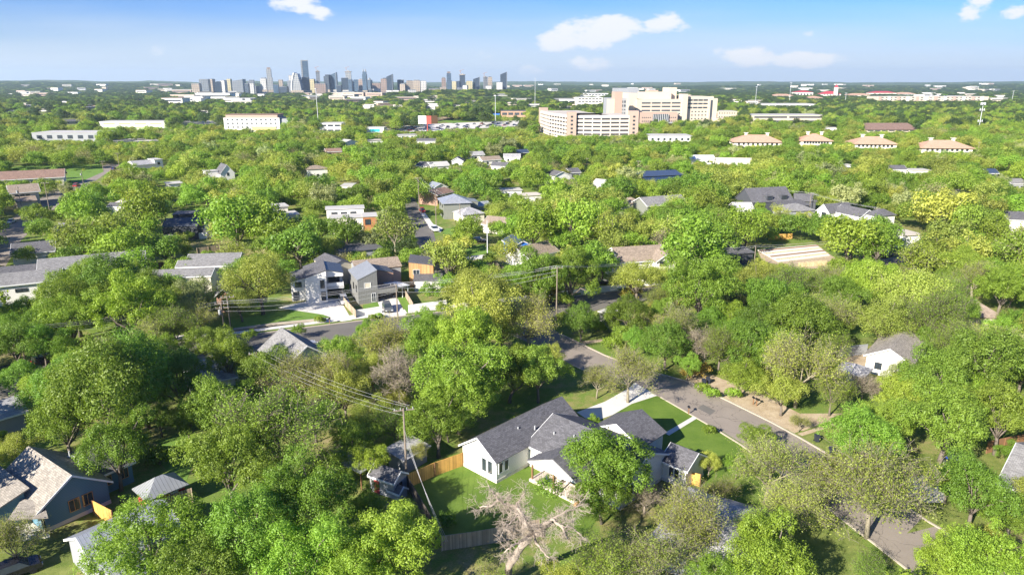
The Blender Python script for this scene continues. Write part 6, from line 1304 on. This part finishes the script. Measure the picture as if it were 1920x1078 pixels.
# visible size decides which 300 are individuals
def vis(t):
    q = Q((t['x'], t['y'], 7 * t['s'])); return q[0] > -60 and q[0] < 1980 and q[1] < 1140
def near_view(t):
    q = Q((t['x'], t['y'], 7 * t['s'])); return -330 < q[0] < 2250 and q[1] < 1330
TREES = [t for t in TREES if near_view(t)]
inview = [t for t in TREES if vis(t)]; inview.sort(key=lambda t: Q((t['x'], t['y'], 7))[2] / (t['s'] ** .5))
IND = inview[:300]; ids = set(map(id, IND)); REST = [t for t in TREES if id(t) not in ids]; REST.sort(key=lambda t: not (vis(t) and t['y'] > 170))
IND.sort(key=lambda t: (t['y']))
def rel_label(t):
    q = Q((t['x'], t['y'], 7 * t['s'])); s = t['s']
    size = 'small' if s < .55 else 'large' if s > 1.0 else 'medium'
    L = min(LAND, key=lambda L: (Q(L[1])[0] - q[0]) ** 2 + 1.6 * (Q(L[1])[1] - q[1]) ** 2); lq = Q(L[1]); dx, dy = q[0] - lq[0], q[1] - lq[1]
    rel = ('left of' if dx < 0 else 'right of') if abs(dx) > abs(dy) else ('behind' if dy < 0 else 'in front of')
    return '%s %s %s %s' % (size, sp_txt[t['c']], rel, L[0]), q
groups_ = {}
for t in IND:
    lb, q = rel_label(t);  groups_.setdefault(lb, []).append((q[0], t))
nth = ['leftmost', 'second', 'third', 'fourth', 'fifth', 'sixth', 'seventh', 'eighth', 'ninth', 'tenth', 'eleventh', 'twelfth']
for lb, L in groups_.items():
    L.sort(key=lambda e: e[0])
    for i, (_, t) in enumerate(L):
        if len(L) == 1: t['label'] = lb
        elif len(L) == 2: t['label'] = lb + [', the left one', ', the right one'][i]
        else: t['label'] = lb + (', leftmost' if i == 0 else ', rightmost' if i == len(L) - 1 else ', %s from left' % nth[min(i, 11)])
kcount = {}
for t in IND:
    d = Q((t['x'], t['y'], 5))[2]; lod = 0 if d < 172 else 1; v = SPEC[(t['c'], lod)]; i = kcount.get((t['c'], lod), 0); kcount[(t['c'], lod)] = i + 1; cm, tm, R, zc = v[i % len(v)]
    o = thing('tree', (t['x'], t['y'], 0), t['label'], 'tree', 'neighbourhood trees'); o.scale = (t['s'] * rt.uniform(.86, 1.12), t['s'] * rt.uniform(.86, 1.12), t['s'] * rt.uniform(.88, 1.2)); o.rotation_euler = (rt.uniform(-.07, .07), rt.uniform(-.07, .07), rt.uniform(0, 6.28))
    for nm_, me_ in (('trunk', tm), ('crown', cm)): ch = bpy.data.objects.new(nm_, me_); COL.objects.link(ch); ch.parent = o
print('TREES', len(IND), len(REST))
# the mid lod crowns used by the wood are the crowns of real trees; make sure each exists
SRC = []
for c_ in 'DGLYPSKBF':
    for cm, tm, R, zc in SPEC[(c_, 1)]:
        ob = next((o for o in COL.objects if o.data is cm), None)
        if ob is None:
            t = REST.pop(0); o = thing('tree', (t['x'], t['y'], 0), '', 'tree', 'neighbourhood trees'); t['c'] = c_; o['label'] = rel_label(t)[0] + ', beyond the nearer trees'; o.scale = (t['s'],) * 3
            for nm_, me_ in (('trunk', tm), ('crown', cm)): ch = bpy.data.objects.new(nm_, me_); COL.objects.link(ch); ch.parent = o
            ob = ch
        SRC.append((c_, ob))
bycode = {}
for i, (c_, ob) in enumerate(SRC): bycode.setdefault(c_, []).append(i)
pts = []; 
for t in REST: pts.append((t['x'], t['y'], 0, t['s'], rt.choice(bycode[t['c']]), 1.0))
def farfill(y0, y1, step, s0, s1, flat):
    n = 0
    for (x, y, s, c) in fill(y0, y1, step, s0, s1):
        h = hgt(x, y); r = math.hypot(x, y)
        if c in 'B' and rt.random() < .6: continue
        cl_ = math.sin(x * .011 + 2) * math.sin(y * .006 + x * .002) + .5 * math.sin(x * .031) * math.sin(y * .027)
        if cl_ < -.95 + (.15 if r > 1500 else 0): continue
        q = Q((x, y, h + 7 * s * flat)); 
        if q[0] < -230 or q[0] > 2150: continue
        if on_far(x, y): continue
        if rt.random() < (.85 if r > 2400 else .6 if r > 1300 else .35 if r > 850 else .2): c = 'F'  # farther trees more often get the leaf colour dulled for distance
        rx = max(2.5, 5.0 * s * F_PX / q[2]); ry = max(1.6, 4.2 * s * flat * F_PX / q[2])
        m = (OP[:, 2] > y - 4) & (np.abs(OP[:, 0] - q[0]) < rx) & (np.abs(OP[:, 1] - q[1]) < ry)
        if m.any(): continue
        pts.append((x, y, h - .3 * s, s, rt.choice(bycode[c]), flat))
farfill(700, 1500, 10.5, .8, 1.35, 1); farfill(1500, 2700, 16, 1.1, 1.8, .55); farfill(2700, 5600, 26, 1.4, 2.2, .3)
print('WOOD', len(pts))
A_ = np.array(pts, dtype=np.float32)
me = bpy.data.meshes.new('woodland'); me.vertices.add(len(A_)); me.vertices.foreach_set('co', A_[:, :3].ravel())
at = me.attributes.new('sc', 'FLOAT_VECTOR', 'POINT'); at.data.foreach_set('vector', np.stack([A_[:, 3], A_[:, 3], A_[:, 3] * A_[:, 5]], 1).astype(np.float32).ravel()); at = me.attributes.new('idx', 'INT', 'POINT'); at.data.foreach_set('value', A_[:, 4].astype(np.int32)); me.update()
wd = bpy.data.objects.new('woodland', me); COL.objects.link(wd); wd['kind'] = 'stuff'; wd['label'] = 'leafy woodland canopy stretching from the middle distance to the horizon'
ng = bpy.data.node_groups.new('woodland', 'GeometryNodeTree'); ng.interface.new_socket('Geometry', in_out='INPUT', socket_type='NodeSocketGeometry'); ng.interface.new_socket('Geometry', in_out='OUTPUT', socket_type='NodeSocketGeometry')
gn = ng.nodes; gi, gout = gn.new('NodeGroupInput'), gn.new('NodeGroupOutput'); iop = gn.new('GeometryNodeInstanceOnPoints'); gti = gn.new('GeometryNodeGeometryToInstance')
for c_, ob in SRC[::-1]:
    oi = gn.new('GeometryNodeObjectInfo'); oi.inputs['Object'].default_value = ob; ng.links.new(oi.outputs['Geometry'], gti.inputs[0])
ng.links.new(gi.outputs[0], iop.inputs['Points']); ng.links.new(gti.outputs[0], iop.inputs['Instance']); iop.inputs['Pick Instance'].default_value = True
na1 = gn.new('GeometryNodeInputNamedAttribute'); na1.data_type = 'INT'; na1.inputs[0].default_value = 'idx'; ng.links.new(na1.outputs[0], iop.inputs['Instance Index'])
na2 = gn.new('GeometryNodeInputNamedAttribute'); na2.data_type = 'FLOAT_VECTOR'; na2.inputs[0].default_value = 'sc'; ng.links.new(na2.outputs[0], iop.inputs['Scale'])
rv = gn.new('FunctionNodeRandomValue'); rv.data_type = 'FLOAT'; rv.inputs['Max'].default_value = 6.283; cx_ = gn.new('ShaderNodeCombineXYZ'); ng.links.new(rv.outputs[1], cx_.inputs[2]); ng.links.new(cx_.outputs[0], iop.inputs['Rotation'])
ng.links.new(iop.outputs[0], gout.inputs[0]); md = wd.modifiers.new('woodland', 'NODES'); md.node_group = ng

# the great dead tree at the foot of the lawn
rng_ = random.Random(21); b0_ = P(950, 1092); mb = MB(); tw = MB()
def wx(px, py, z): return P(px, py, z)
def path(pix, r0, r1, b=None):
    pts_ = [wx(*p) for p in pix]; out = []
    for i in range(len(pts_) - 1):
        for k in range(4): out.append(pts_[i].lerp(pts_[i + 1], k / 4) + Vector([rng_.gauss(0, .05) for _ in range(3)]))
    out.append(pts_[-1]); n = len(out); (b or mb).tube(out, [r0 + (r1 - r0) * i / (n - 1) for i in range(n)], 8); return out
hub = (998, 1000, 8.5)
mainp = path([(950, 1092, 0), (955, 1060, 3), (975, 1030, 6), hub], .42, .32)
br = [path([hub, (985, 985, 9.5), (972, 965, 10.2), (966, 950, 10.4)], .24, .16), path([hub, (988, 985, 10.5), (980, 965, 11.5), (970, 952, 12)], .22, .12), path([hub, (1018, 1003, 9), (1022, 980, 10.5), (1035, 974, 11), (1052, 985, 11), (1065, 1010, 10)], .24, .1),
      path([(966, 950, 10.4), (950, 945, 10.6), (935, 938, 11), (920, 948, 10.6), (900, 951, 10)], .14, .08), path([(966, 950, 10.4), (975, 935, 11), (985, 920, 12)], .13, .05), path([(935, 938, 11), (925, 925, 11.4), (915, 908, 12)], .1, .04), path([(1035, 974, 11), (1055, 962, 11.3), (1075, 955, 11.5), (1090, 940, 12)], .1, .04),
      path([hub, (1010, 1025, 9), (1030, 1045, 9)], .16, .06), path([hub, (975, 1015, 9.5), (958, 1025, 9.5), (945, 1035, 9)], .16, .06), path([(972, 965, 10.2), (955, 980, 10.2), (945, 995, 9.6)], .1, .04), path([(1052, 985, 11), (1075, 990, 10.5), (1095, 1010, 10)], .09, .04)]
def twigs(p, d, L, r, lv, dr):
    q = p.copy(); pts_ = [q.copy()]; rad = [r]
    for i in range(4):
        d = (d + Vector((rng_.gauss(0, .2), rng_.gauss(0, .2), rng_.gauss(0, .16) - dr))).normalized(); q = q + d * L / 4; pts_.append(q.copy()); rad.append(max(.010, r * (1 - .2 * (i + 1))))
        if lv < 3:
            for _ in range(2 if lv < 2 else 1): nd = (d + Vector([rng_.gauss(0, .6) for _ in range(3)])).normalized(); twigs(q, nd, L * rng_.uniform(.5, .8), rad[-1] * .7, lv + 1, dr)
    tw.tube(pts_, rad, 3, cap=False)
for pth in br:
    for i, p in enumerate(pth[2:]):
        for _ in range(2 if i % 3 else 1): twigs(p, Vector((rng_.gauss(0, 1), rng_.gauss(0, 1), rng_.gauss(.1, .5))).normalized(), rng_.uniform(.5, 1.15), .024, 1, .03)
dt = thing('dead_tree', tuple(b0_), 'big leafless dead tree with curling bleached limbs at the foot of the mown lawn', 'tree'); o = mb.build('trunk', 'bark_dead', dt, smooth=True); o = tw.build('twigs', 'bark_dead', dt)
LAND.append(('the dead tree', b0_, None))
# bushes
bm_, C_, r_ = crown('foliage', 301, R=1.4, zc=.9, rz=.9, nl=9, lr=.42, leaves=1500, size=.12, per=8, cr=.14, mat='leaf_G'); bm2, C_, r_ = crown('foliage', 302, R=1.4, zc=.9, rz=1.0, nl=9, lr=.42, leaves=1500, size=.12, per=8, cr=.14, mat='leaf_O'); bm3, C_, r_ = crown('foliage', 303, R=1.4, zc=.9, rz=1.0, nl=9, lr=.42, leaves=1500, size=.12, per=8, cr=.14, mat='leaf_D')
stem_ = MB(); [stem_.tube([(0, 0, -.1), (.25 * math.cos(a), .25 * math.sin(a), .5), (.5 * math.cos(a), .5 * math.sin(a), 1.0)], [.04, .03, .015], 4) for a in (0, 2, 4)]; stem_me = stem_.mesh('bark', 'bark', uv=False)
for x, y, s, m_, lab in [(1300, 708, 1.5, 2, 'golden yellow bush left of the wheelie bins by the road'), (1318, 735, .9, 1, 'small green bush by the kerb below the wheelie bins'), (842, 985, .8, 3, 'small dark round bush on the mown lawn near its lower left corner'), (1000, 548, 2.2, 2, 'large golden bush at the crossing left of its pole'), (1180, 560, 1.6, 2, 'yellow bush at the far side beyond the crossing'),
                  (1030, 565, 1.6, 2, 'golden bush right beside the crossing pole'), (1240, 585, 2.0, 2, 'golden bush among dark trees right of the small street shed'), (1120, 622, 1.2, 1, 'green garden bush on the verge by the path'), (1150, 655, 1.4, 1, 'green bush at the lawn corner by the kerb'), (600, 605, .8, 1, 'small bush beside the shared drive mailbox'), (1330, 812, .7, 1, 'thin shrub in front of the white foreground house right end'),
                  (700, 600, .7, 1, 'clipped shrub in front of the white garden wall, left'), (712, 597, .7, 1, 'clipped shrub in front of the white garden wall, right'), (1290, 870, .8, 3, 'dark shrub against the right wing of the foreground house'), (1375, 745, .9, 1, 'green shrub on the roadside soil beyond the road'), (1335, 745, .9, 1, 'green shrub at the far kerb opposite the black mailbox'), (300, 870, 1.2, 3, 'dark shrub behind the red shed'), (335, 1000, 1.2, 3, 'dark shrub right of the pale metal roof')]:
    p = P(x, y); o = thing('bush', tuple(p), lab, 'bush'); o.scale = (s, s, s)
    for nm_, me_ in (('stem', stem_me), ('foliage', [None, bm_, bm2, bm3][m_])): ch = bpy.data.objects.new(nm_, me_); COL.objects.link(ch); ch.parent = o

# ------------------------------------------------------------------ air
hz = MB(); hz.box((0, 0, 124), 28600, 28600, 262); t = NT('haze'); t.n.remove(t.b); pv = t.new('ShaderNodeVolumePrincipled'); pv.inputs['Color'].default_value = (.66, .84, 1, 1); pv.inputs['Density'].default_value = 6.5e-5; pv.inputs['Anisotropy'].default_value = .2; t.l.new(pv.outputs[0], t.out.inputs['Volume'])
if HAZE:
    ho = hz.build('haze', t.m); ho['kind'] = 'stuff'
scene.cycles.volume_bounces = 0; scene.cycles.max_bounces = 5; scene.cycles.transparent_max_bounces = 4
